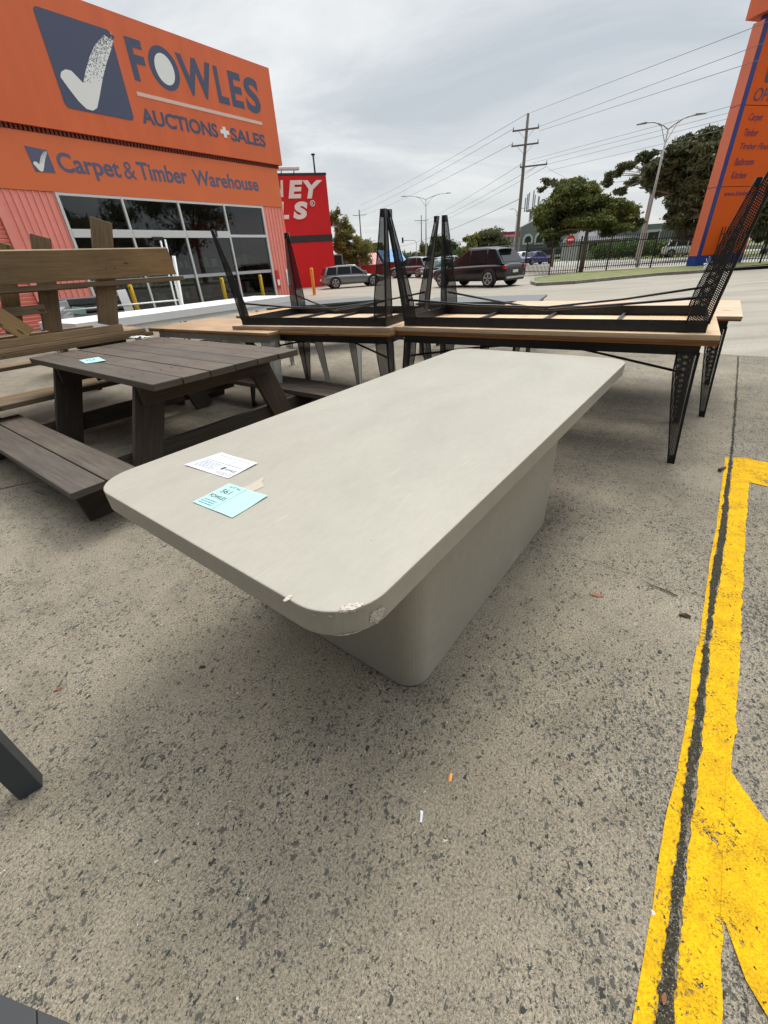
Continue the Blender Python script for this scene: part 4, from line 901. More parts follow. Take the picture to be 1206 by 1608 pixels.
    for x in xs:
        for s in (-1, 1):
            a = MB(); n = 20; y0 = s*(w2*.80); y1 = s*(w2*1.004)
            pts = [(x+(rw+.055)*math.cos(R(-12+204*i/n)), (rw-.01)+(rw+.055)*math.sin(R(-12+204*i/n))) for i in range(n+1)]
            Mx = Matrix(((1, 0, 0, 0), (0, 0, 1, 0), (0, 1, 0, 0), (0, 0, 0, 1))); a.prism(pts, min(y0, y1), max(y0, y1), Mx); a.build('wheel_arch', blackp, o)
            wh = MB(); wy0, wy1 = s*(w2*.78), s*(w2*1.02)
            wh.tube([(x, wy0, rw), (x, wy0+s*.02, rw), (x, wy1-s*.03, rw), (x, wy1, rw)], [rw*.9, rw, rw, rw*.93], 24)
            wo = wh.build('wheel', tyre, o)
            r_ = MB(); r_.tube([(x, wy1-s*.004, rw), (x, wy1+s*.006, rw)], rw*.68, 20)
            rim = r_.build('rim', blackp, wo); sp = MB()
            for i in range(5):
                a_ = 2*math.pi*i/5+.3
                for d_ in (-.13, .13): sp.beam((x+rw*.08*math.cos(a_), wy1+s*.010, rw+rw*.08*math.sin(a_)), (x+rw*.64*math.cos(a_+d_), wy1+s*.012, rw+rw*.64*math.sin(a_+d_)), .035, .012, up=(0, s, 0))
            ringp = [(x+rw*.64*math.cos(i*math.pi/10), wy1+s*.010, rw+rw*.64*math.sin(i*math.pi/10)) for i in range(21)]; sp.tube(ringp, .018, 5, False)
            sp.build('spokes', rimm, wo)
    # lamps, plates, trim
    for s in (-1, 1):
        zt_ = belt*.82
        m2 = MB(); m2.box(-h-.012, -h+.16, s*w2*.86-.20*(s > 0)-.0*(s < 0), s*w2*.86+.20*(s < 0), zt_-.08, zt_+.07); m2.build('tail_light', redl, o, bevel=.02)
        m2 = MB(); y0, y1 = sorted((s*w2*.42, s*w2*.80)); m2.box(h-.22, h-.03, y0, y1, bon*.70, bon*.83); m2.build('headlight', headl, o, bevel=.02)
    m2 = MB(); m2.box(-h-.022, -h+.02, -.19, .19, belt*.58, belt*.58+.11); m2.build('number_plate', plate, o)
    m2 = MB(); m2.box(-h-.02, -h+.12, -w2*.78, w2*.78, .26, .26+(.20 if suv else .12)); m2.build('rear_bumper', blackp, o, bevel=.04)
    m2 = MB(); m2.box(h-.14, h+.01, -w2*.55, w2*.55, .28, .50); m2.build('grille', blackp, o, bevel=.03)
    if suv:
        m2 = MB(); m2.box(-h-.035, -h+.08, -w2*.70, w2*.70, .34, .42); m2.build('skid_plate', chrome, o, bevel=.02)
        m2 = MB(); m2.box(-h+.30, -h+.62, -w2*.56, w2*.56, zr-.005, zr+.03); m2.build('spoiler', paint, o, bevel=.01)
    if detail:
        for s in (-1, 1):
            m2 = MB(); m2.beam((-h*.5, s*w2*.60, H-.0), (h*.02, s*w2*.60, H+.005), .03, .03); m2.build('roof_rail', chrome if suv else blackp, o)
    return o
pgrey = mat('metallic_grey_paint', (.17, .185, .19), .3, .35, coat=1); pblack = mat('black_car_paint', (.008, .008, .010), .22, 0, coat=.35, spec=.4); pdark = mat('dark_grey_paint', (.06, .065, .07), .25, .4, coat=1); pgreen = mat('dark_green_paint', (.035, .095, .075), .3, .3, coat=1); pblue = mat('deep_blue_paint', (.03, .03, .20), .3, .3, coat=1); pwhite = mat('white_car_paint', (.72, .73, .73), .3, coat=1)
cars = []
c = gp(551, 452); car('grey wagon parked side-on before the red store', (c[0]+.1, c[1]+1.0), R(14), 'wagon', pgrey, L=4.15, Wd=1.72, H=1.30)
c = gp(762, 452); car('black SUV parked on the forecourt, tailgate towards us', (5.35, 23.6), R(128), 'suv', pblack, L=4.6, Wd=1.88, H=1.64)
c = gp(655, 437); car('dark grey SUV farther off, left of the green sedan', (3.9, 41.6), R(148-20), 'suv', pdark, L=4.6, Wd=1.85, H=1.55, detail=False)
car('dark green sedan half hidden behind the black SUV', (6.3, 38.5), R(20), 'sedan', pgreen, L=4.4, Wd=1.75, H=1.3, detail=False)
car('silver hatchback hidden between the black legs and the black SUV', (7.2, 40.8), R(20), 'wagon', pgrey, L=4.0, Wd=1.7, H=1.45, detail=False)
car('deep blue sedan on the road behind the fence', hz(843, 404, 62)[:2], R(205-180), 'sedan', pblue, L=4.6, Wd=1.8, H=1.42, detail=False)
car('white sedan just behind the blue one on the road', hz(822, 399, 72)[:2], R(20), 'sedan', pwhite, L=4.6, Wd=1.8, H=1.5, detail=False)
car('white car passing on the road left of the orange pylon', hz(1080, 388, 62)[:2], R(-22), 'suv', pwhite, L=4.8, Wd=1.9, H=1.7, detail=False)
car('white SUV behind the fence right of the orange pylon', (27.6, 27.0), R(-32), 'suv', pwhite, L=4.7, Wd=1.9, H=1.70, detail=True)

# ================================================================== FENCE
blk = mat('black_fence_paint', (.012, .012, .013), .5)
fo = empty('palisade_fence', gp(823, 432), 'black tubular steel fence along the verge behind the pylon', 'fence')
f0 = Vector((*gp(823, 432), 0)); fpts = [Vector((*gp(*q), 0)) for q in ((823, 432), (862, 432), (905, 430), (951, 427), (1020, 423), (1080, 420))]
fpts[-1] = Vector((19.6, 28.3, 0)); fpts += [Vector((21.9, 26.2, 0)), Vector((24.3, 24.2, 0)), Vector((26.8, 22.1, 0))]
lin = []      # even 2.4 m bays along the measured line
for a, b in zip(fpts[:-1], fpts[1:]):
    mb = MB(); z0, z1 = .0, 1.80; d = b-a; Ln = d.length; u = d/Ln
    lb = .10 if a.x > 12 else 0
    for z in (.22+lb, 1.50+lb): mb.beam((*(a-f0+u*.05).xy, z), (*(b-f0-u*.05).xy, z), .04, .04)
    n = int(Ln/.125)
    for i in range(1, n):
        p = a-f0+u*(Ln*i/n); mb.box(p.x-.015, p.x+.015, p.y-.015, p.y+.015, .08+lb, 1.84+lb)
    mb.build('fence_panel', blk, fo)
for p in fpts:
    q = p-f0; mb = MB(); mb.box(q.x-.035, q.x+.035, q.y-.035, q.y+.035, 0, 1.98); mb.build('post', blk, fo)
# far fence behind the bins
ff = empty('palisade_fence', (-1, 46), 'distant black fence behind the red and blue bins', 'fence')
mb = MB()
for z in (.3, 1.6): mb.beam((-3, 0, z), (10, 2.0, z), .04, .04)
for i in range(66): x = -3+i*.2; mb.box(x-.012, x+.012, (x+3)*2/13-.012, (x+3)*2/13+.012, .05, 1.8)
mb.build('fence_panel', blk, ff)

# ================================================================== PYLON SIGN
PC = gp(1089, 421); PAN = R(15)
po = mat('pylon_orange', (.88, .130, .006), .65, spec=.25, var=.03, vscale=.5); pb = mat('pylon_blue', (.035, .045, .26), .4); pbl = mat('pylon_base_blue', (.010, .055, .33), .5)
ps = empty('pylon_sign', PC, 'tall leaning orange pylon sign with a dark blue edge stripe on the grass', 'sign', PAN)
PW = 3.6
mb = MB(); mb.box(0, PW, 0, .55, 0, .58); mb.build('base_panel', pbl, ps)
for a, b in ((.60, 3.74), (3.77, 6.98), (7.01, 9.9)):
    mb = MB(); mb.box(.30, PW, .0, .55, a, b); mb.build('sign_panel', po, ps)
    mb = MB(); mb.box(0, .298, -.004, .545, a-.015, b+.014); mb.build('edge_stripe', pb, ps)
    mb = MB(); mb.box(-.012, -.002, .0, .55, a, b); mb.build('side_panel', mat('pylon_side_orange', (.80, .20, .10), .4), ps)
mb = MB(); mb.box(.01, PW-.01, .02, .53, .5, 9.9); mb.build('core', darkseam, ps)
mb = MB(); mb.box(-.10, PW+.2, -.45, .95, 10.15, 12.0); mb.build('top_box', orange, ps)
mb = MB(); mb.box(.3, PW, .1, .5, 9.9, 10.15); mb.build('neck', pb, ps)
def PWl(px, py): return onwall(px, py, PC, PAN)
def plet(t_, cx_, cy_, x_end, hgt, m=navyl, sh=.0):
    a = PWl(cx_, cy_); b = PWl(x_end, cy_); text_shape(t_, (a[0], b[0], a[1]-hgt/2, a[1]+hgt/2), .012, .0, .25, y=-.001).build('lettering', m, ps)
pvi = mat('violet_vinyl', (.16, .045, .14), .5); pmd = mat('open_blue_vinyl', (.10, .06, .16), .5)
plet('OPEN', 1185, 148, 1228, .48, pmd); plet('Carpet', 1176, 185, 1198, .36, pvi); plet('Timber', 1169, 208, 1191, .30, pvi); plet('Timber Flooring', 1162, 231, 1220, .34, pvi); plet('Bathroom', 1154, 254, 1184, .30, pvi); plet('Kitchen', 1149, 275, 1172, .30, pvi); plet('www.fowles.com.au', 1138, 304, 1196, .22, pvi)
a = PWl(1201, 118); flatpoly(rounded([(a[0], a[1]+.9), (a[0]+1.2, a[1]+.9), (a[0]+1.2, a[1]-.25), (a[0]+.1, a[1]-.25)], .12), -.001, .01).build('logo_panel', navy, ps)
# white toy windmill at its foot
wx, wy = gp(1108, 425); wm_ = empty('garden_windmill', (wx, wy, .0), 'white petalled garden windmill spinner at the foot of the blue pylon base', 'ornament', R(20))
mb = MB(); zc2 = .33
for i in range(8):
    a = 2*math.pi*i/8; dx, dz = math.cos(a), math.sin(a); k = mb.verts([(0, 0, zc2), (dx*.30-dz*.075, -.03, zc2+dz*.30+dx*.075), (dx*.34, -.01, zc2+dz*.34), (dx*.20+dz*.03, .03, zc2+dz*.20-dx*.03)]); mb.face([k, k+1, k+2, k+3])
mb.build('petals', whitep, wm_); mb = MB(); mb.tube([(0, .02, 0), (0, .02, zc2)], .012, 6); mb.build('stem', whitep, wm_)

# ================================================================== STREET LIGHTS, POLES, WIRES, TOWER
galv = mat('galvanised_pole', (.40, .41, .41), .5, .2, var=.1, vscale=3); polew = mat('weathered_pole_timber', (.20, .175, .15), .85, var=.25, vscale=5, stretch=(6, 6, .5)); cable = mat('cable_grey', (.16, .165, .17), .6)
def street_light(base, H, span, ang, label, drop=.0):
    o = empty('street_light', base, label, 'street light', ang, 'double armed street lights')
    mb = MB(); mb.tube([(0, 0, 0), (0, 0, H*.5), (0, 0, H)], [.11*H/8, .085*H/8, .05*H/8], 10); mb.build('pole', galv, o)
    for s in (-1, 1):
        mb = MB(); pts = [(0, 0, H-.05)]+[(s*span*t_, 0, H+.55*H/9*math.sin(t_*math.pi*.55)) for t_ in (.2, .45, .7, 1.0)]; mb.tube(pts, .035*H/8, 6)
        mb.tube([(0, 0, H-.10*H), (s*span*.3, 0, H+.02*H), (s*span*.55, 0, H+.55*H/9*math.sin(.55*math.pi*.55))], .022*H/8, 5); mb.build('arm', galv, o)
        e_ = pts[-1]; mb = MB(); mb.beam((e_[0]-s*.05, 0, e_[2]), (e_[0]+s*.55*H/8, 0, e_[2]-.02), .22*H/8, .10*H/8, taper=.6); mb.build('lamp_head', mat('lamp_head_grey', (.25, .26, .27), .5), o, bevel=.02)
    return o
bl_ = hz(1000, 420, 38); tp_ = hz(1037, 208, 38)
street_light((bl_[0], bl_[1]), 7.3, 1.30, R(-28), 'double armed street light rising behind the fence in front of the big tree')
street_light(hz(669, 410, 75)[:2], 8.75, 3.0, R(-5), 'tall double armed street light in the distance at mid frame')
street_light(hz(805, 412, 58)[:2], 5.2, .5, R(-5), 'short street lamp just right of the timber pole, by the shops')
def power_pole(base, H, arms, label, rad=.19, ang=0, lean=(0, 0)):
    o = empty('power_pole', base, label, 'power pole', ang, 'timber power poles with crossarms')
    mb = MB(); mb.tube([(0, 0, 0), (lean[0]*.5, lean[1]*.5, H*.5), (lean[0], lean[1], H)], [rad, rad*.82, rad*.62], 10); mb.build('pole', polew, o)
    for (z, a0, a1) in arms:
        lx = lean[0]*z/H; mb = MB(); mb.beam((a0+lx, -.14, z), (a1+lx, -.14, z), .10, .12); ar = mb.build('crossarm', polew, o)
        mb = MB()
        for x in (a0+.08, a1-.08): mb.tube([(x+lx, -.14, z+.06), (x+lx, -.14, z+.30)], .045, 6)
        mb.build('insulator', mat('insulator_grey', (.30, .31, .32), .3), ar)
        mb = MB(); mb.beam((a0*.6+lx, -.13, z-.03), (lx, -.13, z-.75), .04, .02); mb.beam((a1*.6+lx, -.13, z-.03), (lx, -.13, z-.75), .04, .02); mb.build('arm_strut', polew, ar)
    return o
PB = hz(808, 420, 54); PT = hz(829.5, 177, 54)
power_pole((PB[0], PB[1]), 12.4, [(11.25, -1.3, 1.1), (10.15, -1.3, 1.2), (8.5, -.35, 2.2)], 'tall timber power pole with three crossarms right of centre', .20, R(-17), (PT[0]-PB[0], 0))
power_pole(hz(569, 402, 146)[:2], 14.5, [(13.2, -1.9, 1.9)], 'small far power pole above the trees left of the mesh leg', .24, 0)
power_pole(hz(662, 402, 150)[:2], 12.5, [(11.2, -2.0, 2.0)], 'distant power pole just left of the far street light', .2, 0)
power_pole(hz(583, 402, 210)[:2], 10.5, [(9.2, -2.6, 2.6)], 'tiny distant power pole above the tree line', .25, 0)
def wire(p, q, sag, label, r=.016):
    p, q = Vector(p), Vector(q); mb = MB(); pts = [p.lerp(q, i/24)-Vector((0, 0, sag*4*(i/24)*(1-i/24))) for i in range(25)]
    mb.tube(pts, r*.75, 5); return tag(mb.build('power_cable', cable), label, 'cable', 'overhead power cables')
def along(px0, py0, d0, px1, py1, d1, sag, label, r=.016): wire(hz(px0, py0, d0), hz(px1, py1, d1), sag, label, r)
lab_ = ['topmost cable from the tall pole up to the right', 'second cable down, from the upper crossarm to the right', 'third cable down, from the upper crossarm to the right']
for (a, b), l_ in zip((((833, 177), (1215, 31)), ((846, 199), (1215, 62)), ((846, 206), (1215, 87))), lab_): along(*a, 54, *b, 32, .0, l_, .017)
for (a, b), l_ in zip((((818, 255), (1180, 158)), ((836, 256), (1180, 168)), ((856, 259), (1180, 177)), ((862, 268), (1180, 193))), ['uppermost of the four low cables behind the street light', 'second of the four low cables behind the street light', 'third of the four low cables behind the street light', 'lowest of the four low cables behind the street light']): along(*a, 54, *b, 36, .0, l_, .014)
for (a, b, d), l_ in zip((((829, 178), (566, 322), 146), ((805, 203), (562, 334), 146), ((805, 226), (575, 336), 146), ((818, 258), (655, 352), 150), ((840, 262), (668, 352), 150), ((857, 262), (672, 356), 150)), ['topmost cable falling left from the tall pole top to the far pole', 'cable falling left from the upper crossarm', 'cable falling left from the middle crossarm', 'cable falling left from the lowest crossarm end', 'cable falling left from the middle of the lowest crossarm', 'lowest cable falling left to the pole beside the far street light']): along(*a, 54, *b, d, .4, l_, .024)
along(856, 260, 54, 945, 290, 46, .35, 'short service cable dropping right from the lowest crossarm into the tree', .014)
along(817, 312, 54, 622, 388, 140, .6, 'thick bundled cable slung low leftwards from the tall pole', .035)
# telecom mast
tb = hz(827, 400, 120); tw = empty('telecom_mast', (tb[0], tb[1]), 'slim pale telecom mast crowned with panel antennas above the shops', 'mast')
tz = hz(828, 330, 120)[2]
mb = MB(); mb.tube([(0, 0, 0), (0, 0, tz)], [.45, .34], 10); mb.build('shaft', galv, tw)
mb = MB(); mb.tube([(0, 0, tz-.3), (0, 0, tz+.1)], 1.3, 8); mb.build('platform', galv, tw)
for i in range(7):
    a = 2*math.pi*i/7; mb = MB(); mb.box(1.5*math.cos(a)-.11, 1.5*math.cos(a)+.11, 1.5*math.sin(a)-.1, 1.5*math.sin(a)+.1, tz-.3, tz+2.3+(i % 3)*.5); mb.build('panel_antenna', galv, tw)
# traffic light
tl = hz(633, 405, 125); to = empty('traffic_light', (tl[0], tl[1]), 'distant traffic light on a mast arm above the tree line', 'traffic light')
to.scale = (.62, .62, .62)
mb = MB(); mb.tube([(5.6, 0, 0), (5.6, 0, 8.2), (4.9, 0, 9.0), (0, 0, 9.2)], .12, 6); mb.build('mast_arm', galv, to)
mb = MB(); mb.box(-.35, .35, -.2, .2, 8.3, 10.2); mb.build('signal_head', blackp, to, bevel=.05)
# no entry sign
sp_ = hz(890, 415, 60); so_ = empty('road_sign', (sp_[0], sp_[1]), 'round red no entry sign on a post behind the fence', 'sign', R(-15))
sz = hz(891, 377, 60)[2]; mb = MB(); mb.tube([(0, 0, 0), (0, 0, sz)], .035, 6); mb.build('post', galv, so_)
mb = MB(); mb.tube([(0, -.05, sz), (0, -.08, sz)], .46, 24); mb.build('disc', mat('sign_red', (.55, .03, .03), .4), so_)
mb = MB(); mb.box(-.31, .31, -.088, -.081, sz-.09, sz+.09); mb.build('bar', whitep, so_)
# guard rail
go = empty('guard_rail', hz(850, 396, 92)[:2], 'pale steel guard rail along the median beyond the fence', 'guard rail')
g0_ = Vector((*hz(850, 396, 92)[:2], 0)); g1_ = Vector((*hz(1085, 380, 60)[:2], 0)); g1_ += (g1_-g0_)*.7; mb = MB(); mb.beam((0, 0, .62), (*(g1_-g0_).xy, .62), .08, .30); mb.build('rail', galv, go)
mb = MB()
for i in range(24): p = (g1_-g0_)*i/23; mb.box(p.x-.06, p.x+.06, p.y-.06, p.y+.06, 0, .7)
tag(mb.build('rail_posts', galv, go), kind='stuff')

# ================================================================== BINS, BOXES, SHOPS
def bin_(loc_, w_, d_, h_, ang, m, lid, label, ribs=True):
    o = empty('skip_bin', loc_, label, 'bin', ang, None); mb = MB()
    mb.prism([(-w_/2, -d_/2), (w_/2, -d_/2), (w_/2, d_/2), (-w_/2, d_/2)], .1, h_*.55)
    for i in range(9): x = -w_/2+(i+.5)*w_/9; mb.box(x-.05, x+.05, -d_/2-.04, -d_/2+.002, .1, h_*.55)
    mb.build('body', m, o)
    mb = MB(); k = mb.verts([(-w_/2-.05, -d_/2-.05, h_*.56), (w_/2+.05, -d_/2-.05, h_*.56), (w_/2-.35, d_/2, h_), (-w_/2-.5, d_/2, h_), (-w_/2, d_/2, h_*.56), (w_/2, d_/2, h_*.56)])
    for f in ((0, 1, 2, 3), (0, 3, 4), (1, 5, 2), (3, 2, 5, 4), (0, 4, 5, 1)): mb.face([k+i for i in f])
    l_ = mb.build('lid', lid, o); mb = MB()
    for i in range(10):
        t_ = (i+.5)/10; a = Vector((-w_/2-.05+(w_+.1)*t_, -d_/2-.05, h_*.56+.02)); b = Vector((-w_/2-.5+(w_+.15)*t_, d_/2, h_+.02)); mb.beam(a, b, .09, .03)
    mb.build('lid_rib', mat('pale_red_rib', (.66, .35, .33), .5) if ribs else lid, l_)
    for x in (-w_/2+.2, w_/2-.2): mb = MB(); mb.tube([(x-.06, 0, .09), (x+.06, 0, .09)], .09, 10); mb.build('castor', tyre, o)
bin_(hz(583, 430, 44)[:2], 2.0, 1.5, 2.05, R(6), mat('bin_red', (.50, .02, .015), .5), mat('bin_lid_red', (.62, .12, .12), .5), 'red skip bin with pale ribbed sloping lid beyond the grey wagon')
bin_(hz(620, 428, 46)[:2], 2.0, 1.5, 2.25, R(6), mat('bin_dark_red', (.28, .012, .012), .5), mat('bin_lid_blue', (.05, .30, .62), .5), 'dark red skip bin with a bright blue lid seen through the mesh leg', False)
# low shops across the road
shopg = mat('sage_grey_render', (.20, .235, .23), .8, var=.06, vscale=.6); trimw = mat('pale_trim', (.58, .62, .62), .6); shopd = mat('shop_dark_glass', (.03, .038, .042), .15)
SB = hz(816, 408, 92); sb = empty('shop_building', (SB[0], SB[1]), 'sage grey shop building with pale arched windows behind the power pole', 'building', R(8))
def SBx(px, py): return onwall(px, py, (SB[0], SB[1]), R(8))
zt = SBx(850, 362)[1]; mb = MB(); mb.box(-.3, 34, 0, 12, 0, zt); mb.build('wall', shopg, sb)
a = SBx(823, 365); b = SBx(835, 348); mb = MB(); k = mb.verts([(-.3, -.02, zt-.1), (4.2, -.02, zt-.1), (4.2, -.02, zt+2.4), (-.3, -.02, zt+.7), (-.3, 1, zt-.1), (4.2, 1, zt-.1), (4.2, 1, zt+2.4), (-.3, 1, zt+.7)])
for f in ((0, 1, 2, 3), (4, 7, 6, 5), (3, 2, 6, 7), (1, 5, 6, 2), (0, 3, 7, 4)): mb.face([k+i for i in f])
mb.build('gable', shopg, sb)
for (px, pt, pb2) in ((828, 367, 384), (846, 365, 384)):
    cx_ = SBx(px, 380)[0]; z1_ = SBx(px, pt)[1]; z0_ = SBx(px, pb2)[1]; r_ = .95
    P = [(cx_-r_, z0_), (cx_+r_, z0_)]+[(cx_+r_*math.cos(R(i*15)), z1_-r_+r_*math.sin(R(i*15))) for i in range(13)]
    fr_ = flatpoly(P, -.03, .12).build('window_frame', trimw, sb)
    r_ = .62; P = [(cx_-r_, z0_+.3), (cx_+r_, z0_+.3)]+[(cx_+r_*math.cos(R(i*15)), z1_-.35-r_+r_*math.sin(R(i*15))) for i in range(13)]
    flatpoly(P, -.152, .02).build('pane', shopd, fr_)
mb = MB(); mb.box(-.2, 20, -.6, -.05, 0, SBx(850, 392)[1]); mb.build('shopfront', shopd, sb)
SG = hz(797, 400, 88); sg = empty('billboard', (SG[0], SG[1]), 'pink and white shop billboard beside the timber power pole', 'sign', R(0))
z1_, z0_ = hz(797, 364, 88)[2], hz(797, 374, 88)[2]
mb = MB(); mb.box(-1.7, 1.9, 0, .2, z0_, z1_); mb.build('board', mat('magenta_board', (.42, .035, .10), .5), sg); mb = MB(); mb.box(-1.5, .9, -.02, -.002, z0_+.15, z1_-.45); mb.build('pink_panel', mat('pink_panel', (.70, .42, .50), .5), sg)
mb = MB(); mb.box(-.1, .1, .05, .15, 0, z0_); mb.build('post', blackp, sg)
SG2 = hz(890, 395, 88); sg2 = empty('billboard', (SG2[0], SG2[1]), 'small pink shop sign glimpsed under the round tree', 'sign'); z1_, z0_ = hz(889, 356, 88)[2], hz(889, 364, 88)[2]
mb = MB(); mb.box(-.9, 1.2, 0, .2, z0_, z1_); mb.build('board', mat('magenta_board', (.42, .035, .10), .5), sg2); mb = MB(); mb.box(-.1, .1, .05, .15, 0, z0_); mb.build('post', blackp, sg2)
S2 = hz(985, 395, 76); s2 = empty('office_building', (S2[0], S2[1]), 'blue-grey low building with white window frame behind the fence and light pole', 'building', R(-8))
def S2x(px, py): return onwall(px, py, (S2[0], S2[1]), R(-8))
zt = S2x(1020, 352)[1]; x1_ = S2x(1075, 370)[0]; bluer = mat('blue_grey_render', (.17, .215, .235), .8, var=.05, vscale=.8)
mb = MB(); mb.box(-4, x1_, 0, 10, 0, zt); mb.build('wall', bluer, s2); mb = MB(); q = S2x(1003, 344); mb.box(q[0]-1.2, q[0]+1.0, -.3, 9, 0, q[1]); mb.build('parapet_tower', bluer, s2)
a = S2x(1016, 361); b = S2x(1036, 372); mb = MB(); mb.box(a[0], b[0], -.10, .0, b[1]-.4, a[1]); wf = mb.build('window_frame', trimw, s2); mb = MB(); mb.box(a[0]+.25, b[0]-.25, -.13, -.101, b[1]-.3, a[1]-.3); mb.build('pane', shopd, wf)
S3 = hz(945, 395, 74); s3 = empty('house', (S3[0], S3[1]), 'pale house with a pitched roof between the round tree and the grey building', 'house', R(-6)); zt = hz(950, 368, 74)[2]
mb = MB(); mb.box(-3.2, 4.2, 0, 8, 0, zt-.6); mb.build('wall', mat('pale_house_wall', (.32, .32, .31), .8), s3)
mb = MB(); k = mb.verts([(-3.6, -.4, zt-.6), (4.6, -.4, zt-.6), (4.6, 8.4, zt-.6), (-3.6, 8.4, zt-.6), (-2.2, 4, zt+1.2), (3.2, 4, zt+1.2)])
for f in ((0, 1, 5, 4), (1, 2, 5), (2, 3, 4, 5), (3, 0, 4), (0, 3, 2, 1)): mb.face([k+i for i in f])
mb.build('roof', mat('roof_grey', (.13, .13, .135), .8), s3)
for x in (-2, 1.8): mb = MB(); mb.box(x, x+1.3, -.05, .0, .8, 2.0); wf = mb.build('window_frame', trimw, s3); mb = MB(); mb.box(x+.12, x+1.18, -.08, -.051, .92, 1.88); mb.build('pane', shopd, wf)

# ================================================================== TREES
def leafmat(name, c1, c2, c3):
    m = bpy.data.materials.new(name); m.use_nodes = True; t = m.node_tree; L = t.links.new; b = t.nodes['Principled BSDF']; o = t.nodes['Material Output']
    tc = N(t, 'ShaderNodeTexCoord'); nz = N(t, 'ShaderNodeTexNoise'); nz.inputs['Scale'].default_value = .8; nz.inputs['Detail'].default_value = 3; L(tc.outputs['Object'], nz.inputs['Vector'])
    r = N(t, 'ShaderNodeValToRGB'); L(nz.outputs['Fac'], r.inputs[0]); e = r.color_ramp.elements; e[0].position = .34; e[0].color = (*c2, 1); e[1].position = .68; e[1].color = (*c1, 1); x = e.new(.52); x.color = (*c3, 1)
    gi = N(t, 'ShaderNodeNewGeometry'); hs = N(t, 'ShaderNodeHueSaturation'); L(r.outputs[0], hs.inputs['Color']); L(M_(t, 'ADD', M_(t, 'MULTIPLY', gi.outputs['Random Per Island'], .6), .75), hs.inputs['Value'])
    L(hs.outputs[0], b.inputs['Base Color']); b.inputs['Roughness'].default_value = .65; b.inputs['Specular IOR Level'].default_value = .25
    tl_ = N(t, 'ShaderNodeBsdfTranslucent'); L(hs.outputs[0], tl_.inputs[0]); mx = N(t, 'ShaderNodeMixShader'); mx.inputs[0].default_value = .22; L(b.outputs[0], mx.inputs[1]); L(tl_.outputs[0], mx.inputs[2]); L(mx.outputs[0], o.inputs[0]); return m
L_olive = leafmat('olive_foliage', (.19, .21, .055), (.070, .092, .030), (.125, .148, .040)); L_dark = leafmat('dark_gum_foliage', (.175, .175, .085), (.075, .085, .042), (.12, .128, .060)); L_yel = leafmat('yellowing_foliage', (.26, .23, .06), (.10, .12, .035), (.17, .17, .045)); L_mid = leafmat('mid_green_foliage', (.12, .145, .055), (.055, .072, .032), (.085, .105, .042))
bark = mat('grey_brown_bark', (.22, .18, .14), .9, var=.3, vscale=5, stretch=(3, 3, .5)); barkp = mat('pale_gum_bark', (.48, .43, .38), .85, var=.2, vscale=4, stretch=(3, 3, .5))
def leaf_mesh(blobs, n, size, seed, droop=.0):
    rs = np.random.RandomState(seed); vol = np.array([b[3]*b[4]*b[5] for b in blobs])**(2/3); pr = vol/vol.sum(); idx = rs.choice(len(blobs), n, p=pr)
    B = np.array(blobs)[idx]; d = rs.normal(size=(n, 3)); d /= np.linalg.norm(d, axis=1)[:, None]; rad = rs.uniform(.0, 1, n)**.55*np.where(rs.uniform(size=n) < .12, 1.35, 1.0)
    lump = 1+.16*np.sin(d[:, 0]*7+B[:, 0]*3)*np.sin(d[:, 1]*6+B[:, 1]*2)*1.0+.12*np.sin(d[:, 2]*9+B[:, 0])
    P = B[:, :3]+d*B[:, 3:6]*(rad*lump)[:, None]
    a = rs.normal(size=(n, 3)); a[:, 2] -= droop; a /= np.linalg.norm(a, axis=1)[:, None]; c = np.cross(a, rs.normal(size=(n, 3))); c /= np.linalg.norm(c, axis=1)[:, None]
    s = size*rs.uniform(.5, 1.35, n)[:, None]; l = a*s; w_ = c*s*.34
    V = np.stack([P-l, P+w_, P+l, P-w_], 1).reshape(-1, 3); return V
def leaf_obj(name, V, m, parent=None):
    nq = len(V)//4; me = bpy.data.meshes.new(name); me.vertices.add(len(V)); me.vertices.foreach_set('co', V.astype(np.float32).ravel()); me.loops.add(nq*4); me.loops.foreach_set('vertex_index', np.arange(nq*4, dtype=np.int32)); me.polygons.add(nq); me.polygons.foreach_set('loop_start', np.arange(0, nq*4, 4, dtype=np.int32)); me.update(calc_edges=True)
    me.materials.append(m); o = bpy.data.objects.new(name, me); COL.objects.link(o); o.parent = parent; return o
